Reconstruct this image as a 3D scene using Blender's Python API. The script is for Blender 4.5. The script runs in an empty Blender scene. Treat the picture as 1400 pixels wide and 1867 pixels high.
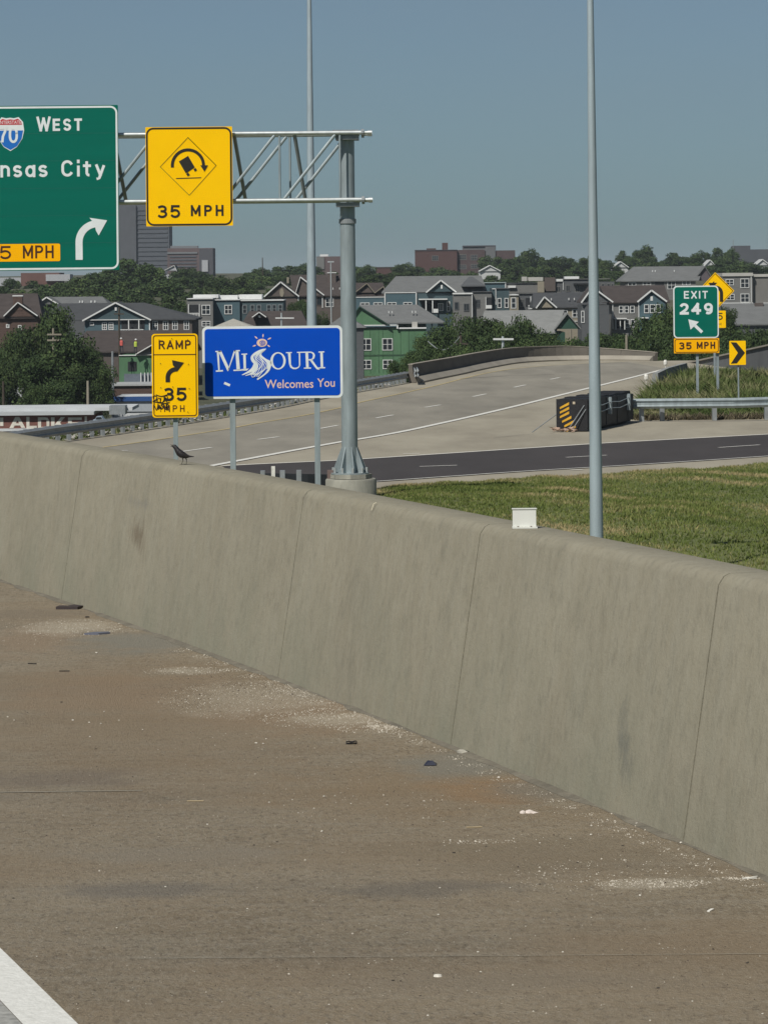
import bpy, bmesh, math, random
import numpy as np
from mathutils import Vector, Matrix
random.seed(7); rng = np.random.default_rng(7)
SC = bpy.context.scene
C = SC.collection
# ---------------------------------------------------------------- camera
F, ROLL, YH, EYE = 6000.0, .0095, 510.0, 2.35          # focal length, roll, horizon row, eye height
CR, SR = math.cos(ROLL), math.sin(ROLL)
cd = bpy.data.cameras.new('camera'); cam = bpy.data.objects.new('camera', cd); C.objects.link(cam)
cd.sensor_fit = 'HORIZONTAL'; cd.sensor_width = 36; cd.lens = 36*F/1400
cd.shift_y = -(933.5-YH)/1400; cd.clip_start = .1; cd.clip_end = 20000
cam.matrix_world = Matrix(((CR, SR, 0, 0), (0, 0, -1, 0), (-SR, CR, 0, EYE), (0, 0, 0, 1)))
SC.camera = cam
# ---------------------------------------------------------------- world, sun, exposure
SUNTO = Vector((-.335, -.579, .743)).normalized()
W = bpy.data.worlds.new('World'); SC.world = W; W.use_nodes = True
nt = W.node_tree; nt.nodes.clear()
wo = nt.nodes.new('ShaderNodeOutputWorld'); bg = nt.nodes.new('ShaderNodeBackground'); bg.inputs[1].default_value = .0465
sky = nt.nodes.new('ShaderNodeTexSky'); sky.sky_type = 'NISHITA'; sky.sun_disc = False
sky.sun_elevation = math.asin(SUNTO.z); sky.sun_rotation = math.radians(210); sky.air_density = .8; sky.dust_density = .5; sky.ozone_density = 4
hs = nt.nodes.new('ShaderNodeHueSaturation'); hs.inputs['Saturation'].default_value = .7; hs.inputs['Value'].default_value = .9
# faint, very soft high cloud mottling in the sky
tcw = nt.nodes.new('ShaderNodeTexCoord'); mpw = nt.nodes.new('ShaderNodeMapping'); mpw.inputs['Scale'].default_value = (1, 1, 3.2)
nzw = nt.nodes.new('ShaderNodeTexNoise'); nzw.inputs['Scale'].default_value = 9; nzw.inputs['Detail'].default_value = 4
rpw = nt.nodes.new('ShaderNodeMapRange'); rpw.inputs[1].default_value = .35; rpw.inputs[2].default_value = .75; rpw.inputs[3].default_value = 0; rpw.inputs[4].default_value = .22
mxw = nt.nodes.new('ShaderNodeMix'); mxw.data_type = 'RGBA'; mxw.inputs[7].default_value = (4.2, 5.6, 6.6, 1)
L_ = nt.links.new
L_(tcw.outputs['Generated'], mpw.inputs[0]); L_(mpw.outputs[0], nzw.inputs['Vector']); L_(nzw.outputs[0], rpw.inputs[0]); L_(rpw.outputs[0], mxw.inputs[0])
tint = nt.nodes.new('ShaderNodeMix'); tint.data_type = 'RGBA'; tint.blend_type = 'MULTIPLY'; tint.inputs[0].default_value = 1; tint.inputs[7].default_value = (.62, .99, 1.14, 1)
L_(sky.outputs[0], tint.inputs[6]); L_(tint.outputs[2], hs.inputs['Color']); L_(hs.outputs[0], mxw.inputs[6]); L_(mxw.outputs[2], bg.inputs[0]); L_(bg.outputs[0], wo.inputs[0])
sd = bpy.data.lights.new('sun', 'SUN'); sd.energy = 4.2; sd.angle = math.radians(.53); sd.color = (1, .955, .88)
sun = bpy.data.objects.new('sun', sd); C.objects.link(sun); sun.rotation_euler = SUNTO.to_track_quat('Z', 'Y').to_euler()
vs = SC.view_settings; vs.view_transform = 'Standard'; vs.look = 'None'; vs.gamma = 1; vs.exposure = 0; vs.use_curve_mapping = False
SC.cycles.max_bounces = 6

# ---------------------------------------------------------------- helpers
def at(px, py, Y):
    u = (px-700)/F; v = (YH-py)/F
    return Vector((Y*(u*CR+v*SR), Y, EYE+Y*(-u*SR+v*CR)))
def gp(px, py, h):
    u = (px-700)/F; v = (YH-py)/F
    Y = (h-EYE)/(-u*SR+v*CR)
    return Vector((Y*(u*CR+v*SR), Y, h))
LV = -2.55                                              # level of the ramp deck beyond the wall

def node(t, typ, **kw):
    n = t.nodes.new('ShaderNode'+typ)
    for k, v in kw.items():
        if k.startswith('i_'):
            key = k[2:]; n.inputs[int(key) if key.isdigit() else key].default_value = v
        else: setattr(n, k, v)
    return n
def rgba(c): return (c[0], c[1], c[2], 1)
MATS = {}
def mat(name, col, rough=.8, metal=0, var=.12, scale=3, stretch=(1, 1, 1), bump=0, bscale=40, col2=None, world=True, detail=6, spec=.4, emit=None, alpha=None):
    if name in MATS: return MATS[name]
    m = bpy.data.materials.new(name); m.use_nodes = True; t = m.node_tree
    b = t.nodes['Principled BSDF']; b.inputs['Roughness'].default_value = rough; b.inputs['Metallic'].default_value = metal
    b.inputs['Specular IOR Level'].default_value = spec
    co = node(t, 'NewGeometry').outputs['Position'] if world else node(t, 'TexCoord').outputs['Object']
    mp = node(t, 'Mapping'); mp.inputs['Scale'].default_value = stretch; t.links.new(co, mp.inputs[0])
    nz = node(t, 'TexNoise', i_Scale=scale, i_Detail=detail, i_Roughness=.62); t.links.new(mp.outputs[0], nz.inputs['Vector'])
    mr = node(t, 'MapRange', i_1=.3, i_2=.7, i_3=0, i_4=1); t.links.new(nz.outputs[0], mr.inputs[0])
    mx = node(t, 'Mix', data_type='RGBA')
    c2 = col2 if col2 else tuple(min(1, x*(1+var)) for x in col)
    c1 = col if col2 else tuple(x*(1-var) for x in col)
    mx.inputs[6].default_value = rgba(c1); mx.inputs[7].default_value = rgba(c2)
    t.links.new(mr.outputs[0], mx.inputs[0]); t.links.new(mx.outputs[2], b.inputs['Base Color'])
    if bump:
        n2 = node(t, 'TexNoise', i_Scale=bscale, i_Detail=4); t.links.new(co, n2.inputs['Vector'])
        bp = node(t, 'Bump', i_Strength=bump, i_Distance=.02); t.links.new(n2.outputs[0], bp.inputs['Height']); t.links.new(bp.outputs[0], b.inputs['Normal'])
    MATS[name] = m; m['_mix'] = 0
    return m
def tag(o, label=None, cat=None, group=None, kind=None):
    if label: o['label'] = label
    if cat: o['category'] = cat
    if group: o['group'] = group
    if kind: o['kind'] = kind
    return o
def root(name, loc, label, cat, group=None, rz=0):
    o = bpy.data.objects.new(name, None); C.objects.link(o); o.location = loc; o.rotation_euler = (0, 0, rz); o.empty_display_size = .1
    return tag(o, label, cat, group)
ORG = {}
class MB:
    def __init__(s): s.v = []; s.f = []; s.mi = []; s.cur = 0
    def add(s, vs_, fs):
        n = len(s.v); s.v += [tuple(p) for p in vs_]; s.f += [tuple(i+n for i in q) for q in fs]; s.mi += [s.cur]*len(fs); return s
    def box(s, a, b):
        (x0, y0, z0), (x1, y1, z1) = a, b
        return s.add([(x0,y0,z0),(x1,y0,z0),(x1,y1,z0),(x0,y1,z0),(x0,y0,z1),(x1,y0,z1),(x1,y1,z1),(x0,y1,z1)],
                     [(0,3,2,1),(4,5,6,7),(0,1,5,4),(1,2,6,5),(2,3,7,6),(3,0,4,7)])
    def tube(s, p0, p1, r0, r1=None, n=8, cap=True):
        r1 = r0 if r1 is None else r1
        p0 = Vector(p0); p1 = Vector(p1); d = (p1-p0).normalized()
        a = d.orthogonal().normalized() if abs(d.z) < .99 else Vector((1, 0, 0)); b = d.cross(a)
        vs_ = []
        for p, r in ((p0, r0), (p1, r1)):
            for k in range(n):
                t = 2*math.pi*k/n; vs_.append(p+(a*math.cos(t)+b*math.sin(t))*r)
        fs = [(k, (k+1) % n, n+(k+1) % n, n+k) for k in range(n)]
        if cap: fs += [tuple(range(n-1, -1, -1)), tuple(range(n, 2*n))]
        return s.add(vs_, fs)
    def beam(s, p0, p1, w, h):                      # rectangular bar between two points
        p0 = Vector(p0); p1 = Vector(p1); d = (p1-p0).normalized()
        up = Vector((0, 0, 1)) if abs(d.z) < .95 else Vector((0, 1, 0))
        a = d.cross(up).normalized()*w/2; b = a.cross(d).normalized()*h/2
        vs_ = [p+q for p in (p0, p1) for q in (-a-b, a-b, a+b, -a+b)]
        return s.add(vs_, [(0,1,2,3),(7,6,5,4),(0,4,5,1),(1,5,6,2),(2,6,7,3),(3,7,4,0)])
    def prismY(s, poly, y0, y1):                     # polygon in XZ (ccw seen from -Y) given depth
        n = len(poly)
        vs_ = [(x, y0, z) for x, z in poly]+[(x, y1, z) for x, z in poly]
        return s.add(vs_, [tuple(range(n)), tuple(range(2*n-1, n-1, -1))]+[((k+1) % n, k, n+k, n+(k+1) % n) for k in range(n)])
    def prismZ(s, poly, z0, z1):
        n = len(poly)
        vs_ = [(x, y, z0) for x, y in poly]+[(x, y, z1) for x, y in poly]
        return s.add(vs_, [tuple(range(n-1, -1, -1)), tuple(range(n, 2*n))]+[(k, (k+1) % n, n+(k+1) % n, n+k) for k in range(n)])
    def sweep(s, path, prof, closed=True):           # prof [(out, up)], path of (x,y,z); out = right hand side of path
        P = [Vector(p) for p in path]; n = len(prof); vs_ = []
        for i, p in enumerate(P):
            d = (P[min(i+1, len(P)-1)]-P[max(i-1, 0)]); d.z = 0; d.normalize(); r = Vector((d.y, -d.x, 0))
            for o, u in prof: vs_.append(p+r*o+Vector((0, 0, u)))
        fs = []
        for i in range(len(P)-1):
            for k in range(n if closed else n-1):
                a = i*n+k; b = i*n+(k+1) % n; fs.append((a, b, b+n, a+n))
        if closed: fs += [tuple(range(n)), tuple(range(len(P)*n-1, (len(P)-1)*n-1, -1))]
        return s.add(vs_, fs)
    def lathe(s, base, prof, n=12):
        vs_ = []; B = Vector(base)
        for r, z in prof:
            for k in range(n):
                t = 2*math.pi*k/n; vs_.append(B+Vector((r*math.cos(t), r*math.sin(t), z)))
        fs = [(i*n+k, i*n+(k+1) % n, (i+1)*n+(k+1) % n, (i+1)*n+k) for i in range(len(prof)-1) for k in range(n)]
        fs += [tuple(range(n-1, -1, -1)), tuple(range((len(prof)-1)*n, len(prof)*n))]
        return s.add(vs_, fs)
    def mesh(s, name, m, off=(0, 0, 0), smooth=False):
        me = bpy.data.meshes.new(name); o = Vector(off)
        me.from_pydata([tuple(Vector(v)-o) for v in s.v], [], s.f)
        for mm in (m if isinstance(m, (list, tuple)) else [m]): me.materials.append(mm)
        for p, i in zip(me.polygons, s.mi): p.material_index = i; p.use_smooth = smooth
        bm = bmesh.new(); bm.from_mesh(me); bmesh.ops.recalc_face_normals(bm, faces=bm.faces); bm.to_mesh(me); bm.free()
        return me
    def build(s, name, m, parent=None, smooth=False, world=True):
        """world=True: vertices are world coordinates; they become local to the parent's root"""
        off = Vector((0, 0, 0))
        if parent is not None and world:
            r = parent
            while r is not None: off = off+r.location; r = r.parent
        o = bpy.data.objects.new(name, s.mesh(name, m, off, smooth)); C.objects.link(o)
        if parent is not None: o.parent = parent
        if smooth: autosmooth(o.data)
        return o
def autosmooth(me, ang=40):
    bm = bmesh.new(); bm.from_mesh(me)
    for e in bm.edges:
        if len(e.link_faces) == 2 and e.calc_face_angle(0) > math.radians(ang): e.smooth = False
    bm.to_mesh(me); bm.free()
def inst(name, me, parent, loc=(0, 0, 0), rz=0, scale=None):
    o = bpy.data.objects.new(name, me); C.objects.link(o); o.parent = parent; o.location = loc; o.rotation_euler = (0, 0, rz)
    if scale: o.scale = scale
    return o
def copy_tree(o, parent=None):
    c = o.copy(); C.objects.link(c); c.parent = parent
    for ch in list(o.children): copy_tree(ch, c)
    return c
def rrect(cx, cz, w, h, r, n=5):
    out = []
    for (sx, sz, a0) in ((1, -1, -90), (1, 1, 0), (-1, 1, 90), (-1, -1, 180)):
        for k in range(n+1):
            a = math.radians(a0+90*k/n); out.append((cx+sx*(w/2-r)+r*math.cos(a), cz+sz*(h/2-r)+r*math.sin(a)))
    return out
def numpy_mesh(name, V, Fc, m, attr=None):
    """V (n,3), Fc (k,3 or 4) -> mesh object data"""
    me = bpy.data.meshes.new(name); k = Fc.shape[1]
    me.vertices.add(len(V)); me.vertices.foreach_set('co', V.astype('f').ravel())
    me.loops.add(Fc.size); me.loops.foreach_set('vertex_index', Fc.astype('i').ravel())
    me.polygons.add(len(Fc)); me.polygons.foreach_set('loop_start', np.arange(0, Fc.size, k, dtype='i'))
    me.polygons.foreach_set('loop_total', np.full(len(Fc), k, 'i'))
    if attr is not None:
        a = me.attributes.new('tone', 'FLOAT', 'FACE'); a.data.foreach_set('value', attr.astype('f'))
    me.update(calc_edges=True); me.materials.append(m); return me
def sheet(name, poly, z, m, thick=0):
    """flat polygon sheet (any outline) at height z, optionally with depth"""
    bm = bmesh.new(); vs_ = [bm.verts.new((p[0], p[1], z)) for p in poly]
    f = bm.faces.new(vs_)
    if f.normal.z < 0: f.normal_flip()
    bm.normal_update()
    if f.normal.z < 0: f.normal_flip()
    if thick:
        r = bmesh.ops.extrude_face_region(bm, geom=[f]); nv = [g for g in r['geom'] if isinstance(g, bmesh.types.BMVert)]
        for v in nv: v.co.z -= thick
        bmesh.ops.recalc_face_normals(bm, faces=bm.faces)
    bmesh.ops.triangulate(bm, faces=[q for q in bm.faces if len(q.verts) > 4])
    me = bpy.data.meshes.new(name); bm.to_mesh(me); bm.free(); me.materials.append(m)
    o = bpy.data.objects.new(name, me); C.objects.link(o); return tag(o, kind='structure')
def catmull(pts, per=6):
    P = [Vector(p) for p in pts]; out = []
    for i in range(len(P)-1):
        p0 = P[max(i-1, 0)]; p1 = P[i]; p2 = P[i+1]; p3 = P[min(i+2, len(P)-1)]
        for k in range(per):
            t = k/per
            out.append(.5*((2*p1)+(p2-p0)*t+(2*p0-5*p1+4*p2-p3)*t*t+(3*p1-p0-3*p2+p3)*t**3))
    out.append(P[-1]); return out
def stripe(name, pts, w, z, m, parent=None):
    """painted line of real width along ground points"""
    P = [Vector((p[0], p[1], 0)) for p in pts]; a = []; b = []
    for i, p in enumerate(P):
        d = (P[min(i+1, len(P)-1)]-P[max(i-1, 0)]).normalized(); r = Vector((d.y, -d.x, 0))*w/2
        a.append(p+r); b.append(p-r)
    vs_ = [(q.x, q.y, z) for q in a+b]; n = len(P)
    mb = MB().add(vs_, [(i, i+1, n+i+1, n+i) for i in range(n-1)])
    o = mb.build(name, m, parent)
    for p in o.data.polygons:
        if p.normal.z < 0: p.flip()
    if parent is None: tag(o, kind='structure')
    return o

# ---------------------------------------------------------------- materials
CONC = (.30, .285, .235)
galv = mat('galvanised_steel', (.30, .35, .365), .45, .3, .2, 7, (1, 1, .2), bump=.08)
galv_d = mat('weathered_guardrail_steel', (.27, .29, .30), .5, .25, .2, 6, (1, 1, .4))
galv_b = mat('bright_galvanised_steel', (.55, .58, .58), .38, .5, .15, 7)
white_p = mat('white_road_paint', (.66, .65, .60), .7, 0, .18, 14, bump=.1)
yellow_p = mat('faded_yellow_road_paint', (.45, .36, .17), .8, 0, .2, 5)
blackm = mat('black_rubber', (.012, .012, .014), .6, 0, .3, 4)
black_s = mat('black_sign_ink', (.02, .017, .012), .5, 0, .1, 10)
brown_s = mat('dark_brown_sign_ink', (.06, .02, .006), .5, 0, .1, 10)
sgreen = mat('green_sign_sheeting', (.0, .125, .088), .65, 0, .05, 1.2, (.25, 1, 5), spec=.12)
syellow = mat('yellow_sign_sheeting', (.98, .56, .0), .65, 0, .02, 2, spec=.1)
sorange = mat('amber_sign_sheeting', (.95, .45, .0), .65, 0, .02, 2, spec=.1)
sblue = mat('blue_sign_sheeting', (.0, .068, .50), .65, 0, .05, 1.5, spec=.12)
swhite = mat('white_sign_sheeting', (.70, .74, .74), .45, 0, .05, 6)
sred = mat('red_sign_sheeting', (.5, .03, .04), .45, 0, .05, 6)
iblue = mat('interstate_blue_sheeting', (.01, .14, .5), .45, 0, .05, 6)
peach = mat('peach_sign_sheeting', (.78, .55, .42), .45, 0, .05, 6)
alum = mat('bare_aluminium', (.45, .46, .46), .45, .6, .08, 6)
glass = mat('dark_window_glass', (.02, .025, .03), .12, 0, .3, 2, spec=.6)
wtrim = mat('white_trim_paint', (.62, .63, .62), .6, 0, .06, 3)
leafm = None

def ramp_mat_pavement():
    m = bpy.data.materials.new('dirty_shoulder_concrete'); m.use_nodes = True; t = m.node_tree; b = t.nodes['Principled BSDF']; lk = t.links.new
    b.inputs['Roughness'].default_value = .92; b.inputs['Specular IOR Level'].default_value = .2
    pos = node(t, 'NewGeometry').outputs['Position']
    def noise(scale, det=6, st=(1, 1, 1), rough=.6):
        mp = node(t, 'Mapping'); mp.inputs['Scale'].default_value = st; lk(pos, mp.inputs[0])
        n = node(t, 'TexNoise', i_Scale=scale, i_Detail=det, i_Roughness=rough); lk(mp.outputs[0], n.inputs['Vector']); return n.outputs[0]
    def rng_(x, a, b_, c=0, d=1):
        r = node(t, 'MapRange', i_1=a, i_2=b_, i_3=c, i_4=d); lk(x, r.inputs[0]); return r.outputs[0]
    def mix(f, a, b_):
        x = node(t, 'Mix', data_type='RGBA')
        if isinstance(f, float): x.inputs[0].default_value = f
        else: lk(f, x.inputs[0])
        for v, k in ((a, 6), (b_, 7)):
            if isinstance(v, tuple): x.inputs[k].default_value = rgba(v)
            else: lk(v, x.inputs[k])
        return x.outputs[2]
    def math_(op, a, b_):
        x = node(t, 'Math', operation=op)
        for v, k in ((a, 0), (b_, 1)):
            if isinstance(v, (int, float)): x.inputs[k].default_value = v
            else: lk(v, x.inputs[k])
        return x.outputs[0]
    c = mix(rng_(noise(.9, 7, (.6, .8, 1)), .32, .68), (.205, .168, .116), (.288, .244, .176))
    c = mix(rng_(noise(.55, 5, (.35, 1.5, 1)), .5, .72, 0, .55), c, (.128, .112, .090))      # worn darker tracks across
    c = mix(rng_(noise(1.5, 6), .52, .75, 0, .5), c, (.240, .182, .115))                      # rusty silt
    c = mix(rng_(noise(.8, 6, (1, 1, 1), .7), .55, .75, 0, .6), c, (.235, .215, .165))
    # medium mottling, then fine aggregate speckle
    c = mix(rng_(noise(11, 5, (1, .8, 1), .75), .40, .68, 0, .50), c, (.315, .262, .19))
    c = mix(rng_(noise(7, 6, (1, .8, 1), .75), .52, .70, 0, .55), c, (.14, .11, .08))
    c = mix(rng_(noise(38, 3, (1, .5, 1), .7), .50, .62, 0, .40), c, (.34, .31, .25))
    c = mix(rng_(noise(33, 3, (1, .5, 1), .7), .54, .64, 0, .45), c, (.085, .07, .055))
    c = mix(rng_(noise(1.1, 3, (.25, 9, 1), .6), .52, .66, 0, .28), c, (.30, .27, .215))   # faint scrape marks across the shoulder
    c = mix(rng_(noise(.7, 6, (.5, 1, 1), .65), .46, .62, 0, .42), c, (.245, .185, .118))   # broad brown silt film
    wob = noise(2.6, 7, rough=.72)
    # stains with a shape of their own (silt patches, bare gutter, sand)
    for (x, y, rx, ry, col, s) in PATCHES:
        mp = node(t, 'Mapping'); mp.inputs['Location'].default_value = (-x/rx, -y/ry, 0); mp.inputs['Scale'].default_value = (1/rx, 1/ry, 0); lk(pos, mp.inputs[0])
        ln = node(t, 'VectorMath', operation='LENGTH'); lk(mp.outputs[0], ln.inputs[0])
        d = math_('ADD', ln.outputs['Value'], math_('MULTIPLY', math_('SUBTRACT', wob, .5), 2.6))
        c = mix(rng_(d, 1.15, .45, 0, s), c, col)
    c = mix(rng_(noise(90, 2), .62, .72, 0, .45), c, (.42, .39, .33))
    c = mix(rng_(noise(70, 3, (1, 1.3, 1)), .36, .26, 0, .55), c, (.09, .075, .06))
    lk(c, b.inputs['Base Color'])
    bp = node(t, 'Bump', i_Strength=.9, i_Distance=.02); lk(noise(55, 5, rough=.7), bp.inputs['Height']); lk(bp.outputs[0], b.inputs['Normal'])
    return m
def barrier_mat():
    m = bpy.data.materials.new('cast_barrier_concrete'); m.use_nodes = True; t = m.node_tree; b = t.nodes['Principled BSDF']; lk = t.links.new
    b.inputs['Roughness'].default_value = .9; b.inputs['Specular IOR Level'].default_value = .2
    pos = node(t, 'NewGeometry').outputs['Position']
    def noise(scale, det=6, st=(1, 1, 1), rough=.6):
        mp = node(t, 'Mapping'); mp.inputs['Scale'].default_value = st; lk(pos, mp.inputs[0])
        n = node(t, 'TexNoise', i_Scale=scale, i_Detail=det, i_Roughness=rough); lk(mp.outputs[0], n.inputs['Vector']); return n.outputs[0]
    def rng_(x, a, b_, c=0, d=1):
        r = node(t, 'MapRange', i_1=a, i_2=b_, i_3=c, i_4=d); lk(x, r.inputs[0]); return r.outputs[0]
    def mix(f, a, b_):
        x = node(t, 'Mix', data_type='RGBA')
        lk(f, x.inputs[0]) if not isinstance(f, float) else setattr(x.inputs[0], 'default_value', f)
        for v, k in ((a, 6), (b_, 7)):
            if isinstance(v, tuple): x.inputs[k].default_value = rgba(v)
            else: lk(v, x.inputs[k])
        return x.outputs[2]
    c = mix(rng_(noise(.8, 6), .3, .7), (.222, .204, .152), (.272, .250, .188))
    c = mix(rng_(noise(5, 6, (1, 1, .13), .7), .48, .75, 0, .3), c, (.30, .29, .235))       # pale runs down the face
    c = mix(rng_(noise(9, 5, (1, 1, .1), .65), .52, .78, 0, .3), c, (.165, .160, .128))    # dark runs
    c = mix(rng_(noise(14, 6, (1, 1, .5), .78), .42, .70, 0, .42), c, (.31, .292, .23))
    c = mix(rng_(noise(22, 5, (1, 1, .45), .75), .50, .68, 0, .42), c, (.150, .140, .108))
    c = mix(rng_(noise(3.2, 7, (1, 1, 1), .72), .52, .70, 0, .25), c, (.285, .268, .21))
    c = mix(rng_(noise(2.3, 7, (1, 1, .7), .75), .54, .70, 0, .40), c, (.165, .160, .125))
    sep = node(t, 'SeparateXYZ'); lk(pos, sep.inputs[0])
    low = rng_(sep.outputs[2], .75, .0, 0, .4)
    g = node(t, 'Math', operation='MULTIPLY'); lk(low, g.inputs[0]); lk(rng_(noise(1.3, 5), .4, .62), g.inputs[1])
    c = mix(g.outputs[0], c, (.200, .210, .158))                                             # greenish algae tint low on the face
    for (x, y, z, rx, rz, col, s) in ((-1.72, 22.9, .60, .09, .13, (.12, .09, .06), .6), (1.03, 14.62, .30, .035, .20, (.12, .125, .11), .6), (-1.7, 22.6, .82, .12, .05, (.15, .15, .14), .35)):
        mp = node(t, 'Mapping'); mp.inputs['Location'].default_value = (-x/rx, 0, -z/rz); mp.inputs['Scale'].default_value = (1/rx, 0, 1/rz); lk(pos, mp.inputs[0])
        ln = node(t, 'VectorMath', operation='LENGTH'); lk(mp.outputs[0], ln.inputs[0])
        a = node(t, 'Math', operation='ADD'); lk(ln.outputs['Value'], a.inputs[0]); lk(rng_(noise(12, 6, (1, 1, .3), .7), .3, .7, -.5, .9), a.inputs[1])
        c = mix(rng_(a.outputs[0], 1.1, .3, 0, s), c, col)
    c = mix(rng_(noise(55, 3), .66, .74, 0, .35), c, (.10, .10, .085))                      # pin holes
    lk(c, b.inputs['Base Color'])
    bp = node(t, 'Bump', i_Strength=.35, i_Distance=.012); lk(noise(45, 5, rough=.7), bp.inputs['Height'])
    b2 = node(t, 'Bump', i_Strength=.2, i_Distance=.03); lk(noise(3, 3), b2.inputs['Height']); lk(bp.outputs[0], b2.inputs['Normal']); lk(b2.outputs[0], b.inputs['Normal'])
    return m
def foliage_mat(name, c1, c2, c3):
    m = bpy.data.materials.new(name); m.use_nodes = True; t = m.node_tree; b = t.nodes['Principled BSDF']; lk = t.links.new
    b.inputs['Roughness'].default_value = .75; b.inputs['Specular IOR Level'].default_value = .15
    at_ = node(t, 'Attribute'); at_.attribute_name = 'tone'
    r = node(t, 'ValToRGB'); e = r.color_ramp.elements; e[0].color = rgba(c1); e[1].color = rgba(c3); x = e.new(.5); x.color = rgba(c2)
    lk(at_.outputs['Fac'], r.inputs[0])
    oi = node(t, 'ObjectInfo'); hv = node(t, 'HueSaturation'); mr = node(t, 'MapRange', i_1=0, i_2=1, i_3=.8, i_4=1.2); lk(oi.outputs['Random'], mr.inputs[0]); lk(mr.outputs[0], hv.inputs['Value'])
    lk(r.outputs[0], hv.inputs['Color']); lk(hv.outputs[0], b.inputs['Base Color'])
    return m
leafm = foliage_mat('tree_leaves', (.018, .034, .014), (.040, .066, .023), (.085, .120, .038))
weedm = foliage_mat('roadside_weeds', (.055, .085, .022), (.11, .145, .045), (.22, .21, .11))
grassm = foliage_mat('lawn_blades', (.068, .096, .022), (.124, .152, .040), (.31, .25, .13))
barkm = mat('tree_bark', (.06, .048, .036), .95, 0, .3, 5)

# ---------------------------------------------------------------- barrier curve in plan (front toe of the wall)
def wallx(Y):
    c2 = (-3.12865210e-03, -2.21979031e-01, 4.83054107)
    if Y <= 26.5: return c2[0]*Y*Y+c2[1]*Y+c2[2]
    k = 2*c2[0]*26.5+c2[1]; return c2[0]*26.5**2+c2[1]*26.5+c2[2]+k*(Y-26.5)
def wpt(Y, off=0, z=0):
    d = Vector(((wallx(Y+.05)-wallx(Y-.05))/.1, 1, 0)).normalized(); n = Vector((d.y, -d.x, 0))
    p = Vector((wallx(Y), Y, 0))+n*off; p.z = z; return p

# ================================================================= SETTING
# terrain: valley floor with a hill beyond, one sheet to the horizon
def sm(t): t = max(0, min(1, t)); return t*t*(3-2*t)
def terr(x, y):
    if y < 440: z = -12
    elif y < 640: z = -12+11*sm((y-440)/200)
    elif y < 1000: z = -1+3*sm((y-640)/360)
    else: z = 2+4*sm((y-1000)/600)
    if y > 1700: z -= (y-1700)*.004
    return z + .35*math.sin(x*.03+y*.011)
xs = [-6000, -3000, -1500, -900, -600]+list(range(-450, 451, 25))+[600, 900, 1500, 3000, 6000]
ys = [-3000, -1000, -300, -100]+list(range(0, 1301, 25))+[1400, 1500, 1700, 2000, 3000, 5000, 9000]
V = [(x, y, terr(x, y)) for y in ys for x in xs]; n = len(xs)
Fc = [(j*n+i, j*n+i+1, (j+1)*n+i+1, (j+1)*n+i) for j in range(len(ys)-1) for i in range(n-1)]
tag(MB().add(V, Fc).build('ground', mat('valley_ground', (.045, .055, .028), .95, 0, .2, .05, col2=(.10, .095, .06)), smooth=True), kind='structure')

PATCHES = []
def patch(px, py, rpx, ry, col, s):
    p = gp(px, py, 0); PATCHES.append((p.x, p.y, rpx*p.y/F, ry, col, s))
sand = (.40, .355, .275); bare = (.215, .205, .170)
for a in ((300, 1300, 420, 3.2, (.235, .178, .115), .5), (760, 1440, 260, 1.0, (.24, .175, .105), .5), (900, 1440, 120, .5, (.275, .17, .088), .5), (200, 1260, 190, 1.1, (.26, .19, .125), .5), (560, 1300, 180, .9, (.265, .19, .125), .45), (60, 1165, 90, 1.1, (.27, .20, .135), .55),
          (250, 1172, 120, .8, bare, .85), (860, 1395, 150, .5, bare, .8), (1000, 1440, 120, .35, (.20, .185, .15), .7), (580, 1262, 60, .4, bare, .5),
          (130, 1143, 90, .55, sand, .62), (470, 1275, 150, .75, sand, .45), (620, 1310, 110, .30, sand, .62), (1180, 1612, 100, .12, sand, .6), (340, 1224, 60, .18, sand, .6),
          (760, 1622, 200, .2, (.15, .135, .115), .6), (250, 1625, 200, .18, (.16, .145, .125), .6), (1250, 1720, 300, .4, (.235, .18, .118), .5), (1000, 1560, 330, .5, (.20, .165, .115), .5), (300, 1560, 240, .25, (.25, .225, .18), .5),
          (100, 1420, 200, .3, (.17, .145, .12), .5), (900, 1790, 400, .2, (.235, .20, .15), .5), (60, 1120, 120, .5, (.2, .17, .13), .5)):
    patch(*a)
pavement = ramp_mat_pavement(); barrierm = barrier_mat()
poly = [(p.x, p.y) for p in (wpt(y, .25) for y in list(range(-12, 62, 2)))]
sheet('road', poly+[(-45, 60), (-45, -12)], 0, pavement, .4)
# white edge line and older paint beside it
a0 = gp(-30, 1686, 0); a1 = gp(150, 1867, 0); a2 = gp(-30, 1772, 0)
d = (a0-a1).normalized()
def linepts(off, y0, y1):
    r = Vector((-d.y, d.x, 0)); out = []
    for k in range(0, 13):
        t = y0+(y1-y0)*k/12; q = a1+d*((t-a1.y)/d.y)+r*off; q.x += -.0033*(t-9)**2*(1 if t > 9 else 0); out.append(q)
    return out
linem = mat('white_edge_line_paint', (.60, .60, .56), .75, 0, .1, 25, bump=.25, bscale=60, col2=(.72, .72, .68))
stripe('edge_line', linepts(.085, -8, 40), .165, .006, linem)
stripe('old_edge_line', linepts(.208, -8, 40), .080, .004, mat('worn_grey_paint', (.30, .30, .28), .85, 0, .3, 30, bump=.2))
lane_pave = mat('traffic_lane_concrete', (.23, .23, .21), .9, 0, .2, 8, (1, .3, 1), bump=.3, bscale=50)
sheet('traffic_lane', [(p.x, p.y) for p in linepts(.26, -8, 40)]+[(-44, 40), (-44, -8)], .002, lane_pave)
jm = mat('pale_joint_filler', (.20, .185, .15), .9, 0, .35, 5, col2=(.34, .32, .26))
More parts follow.
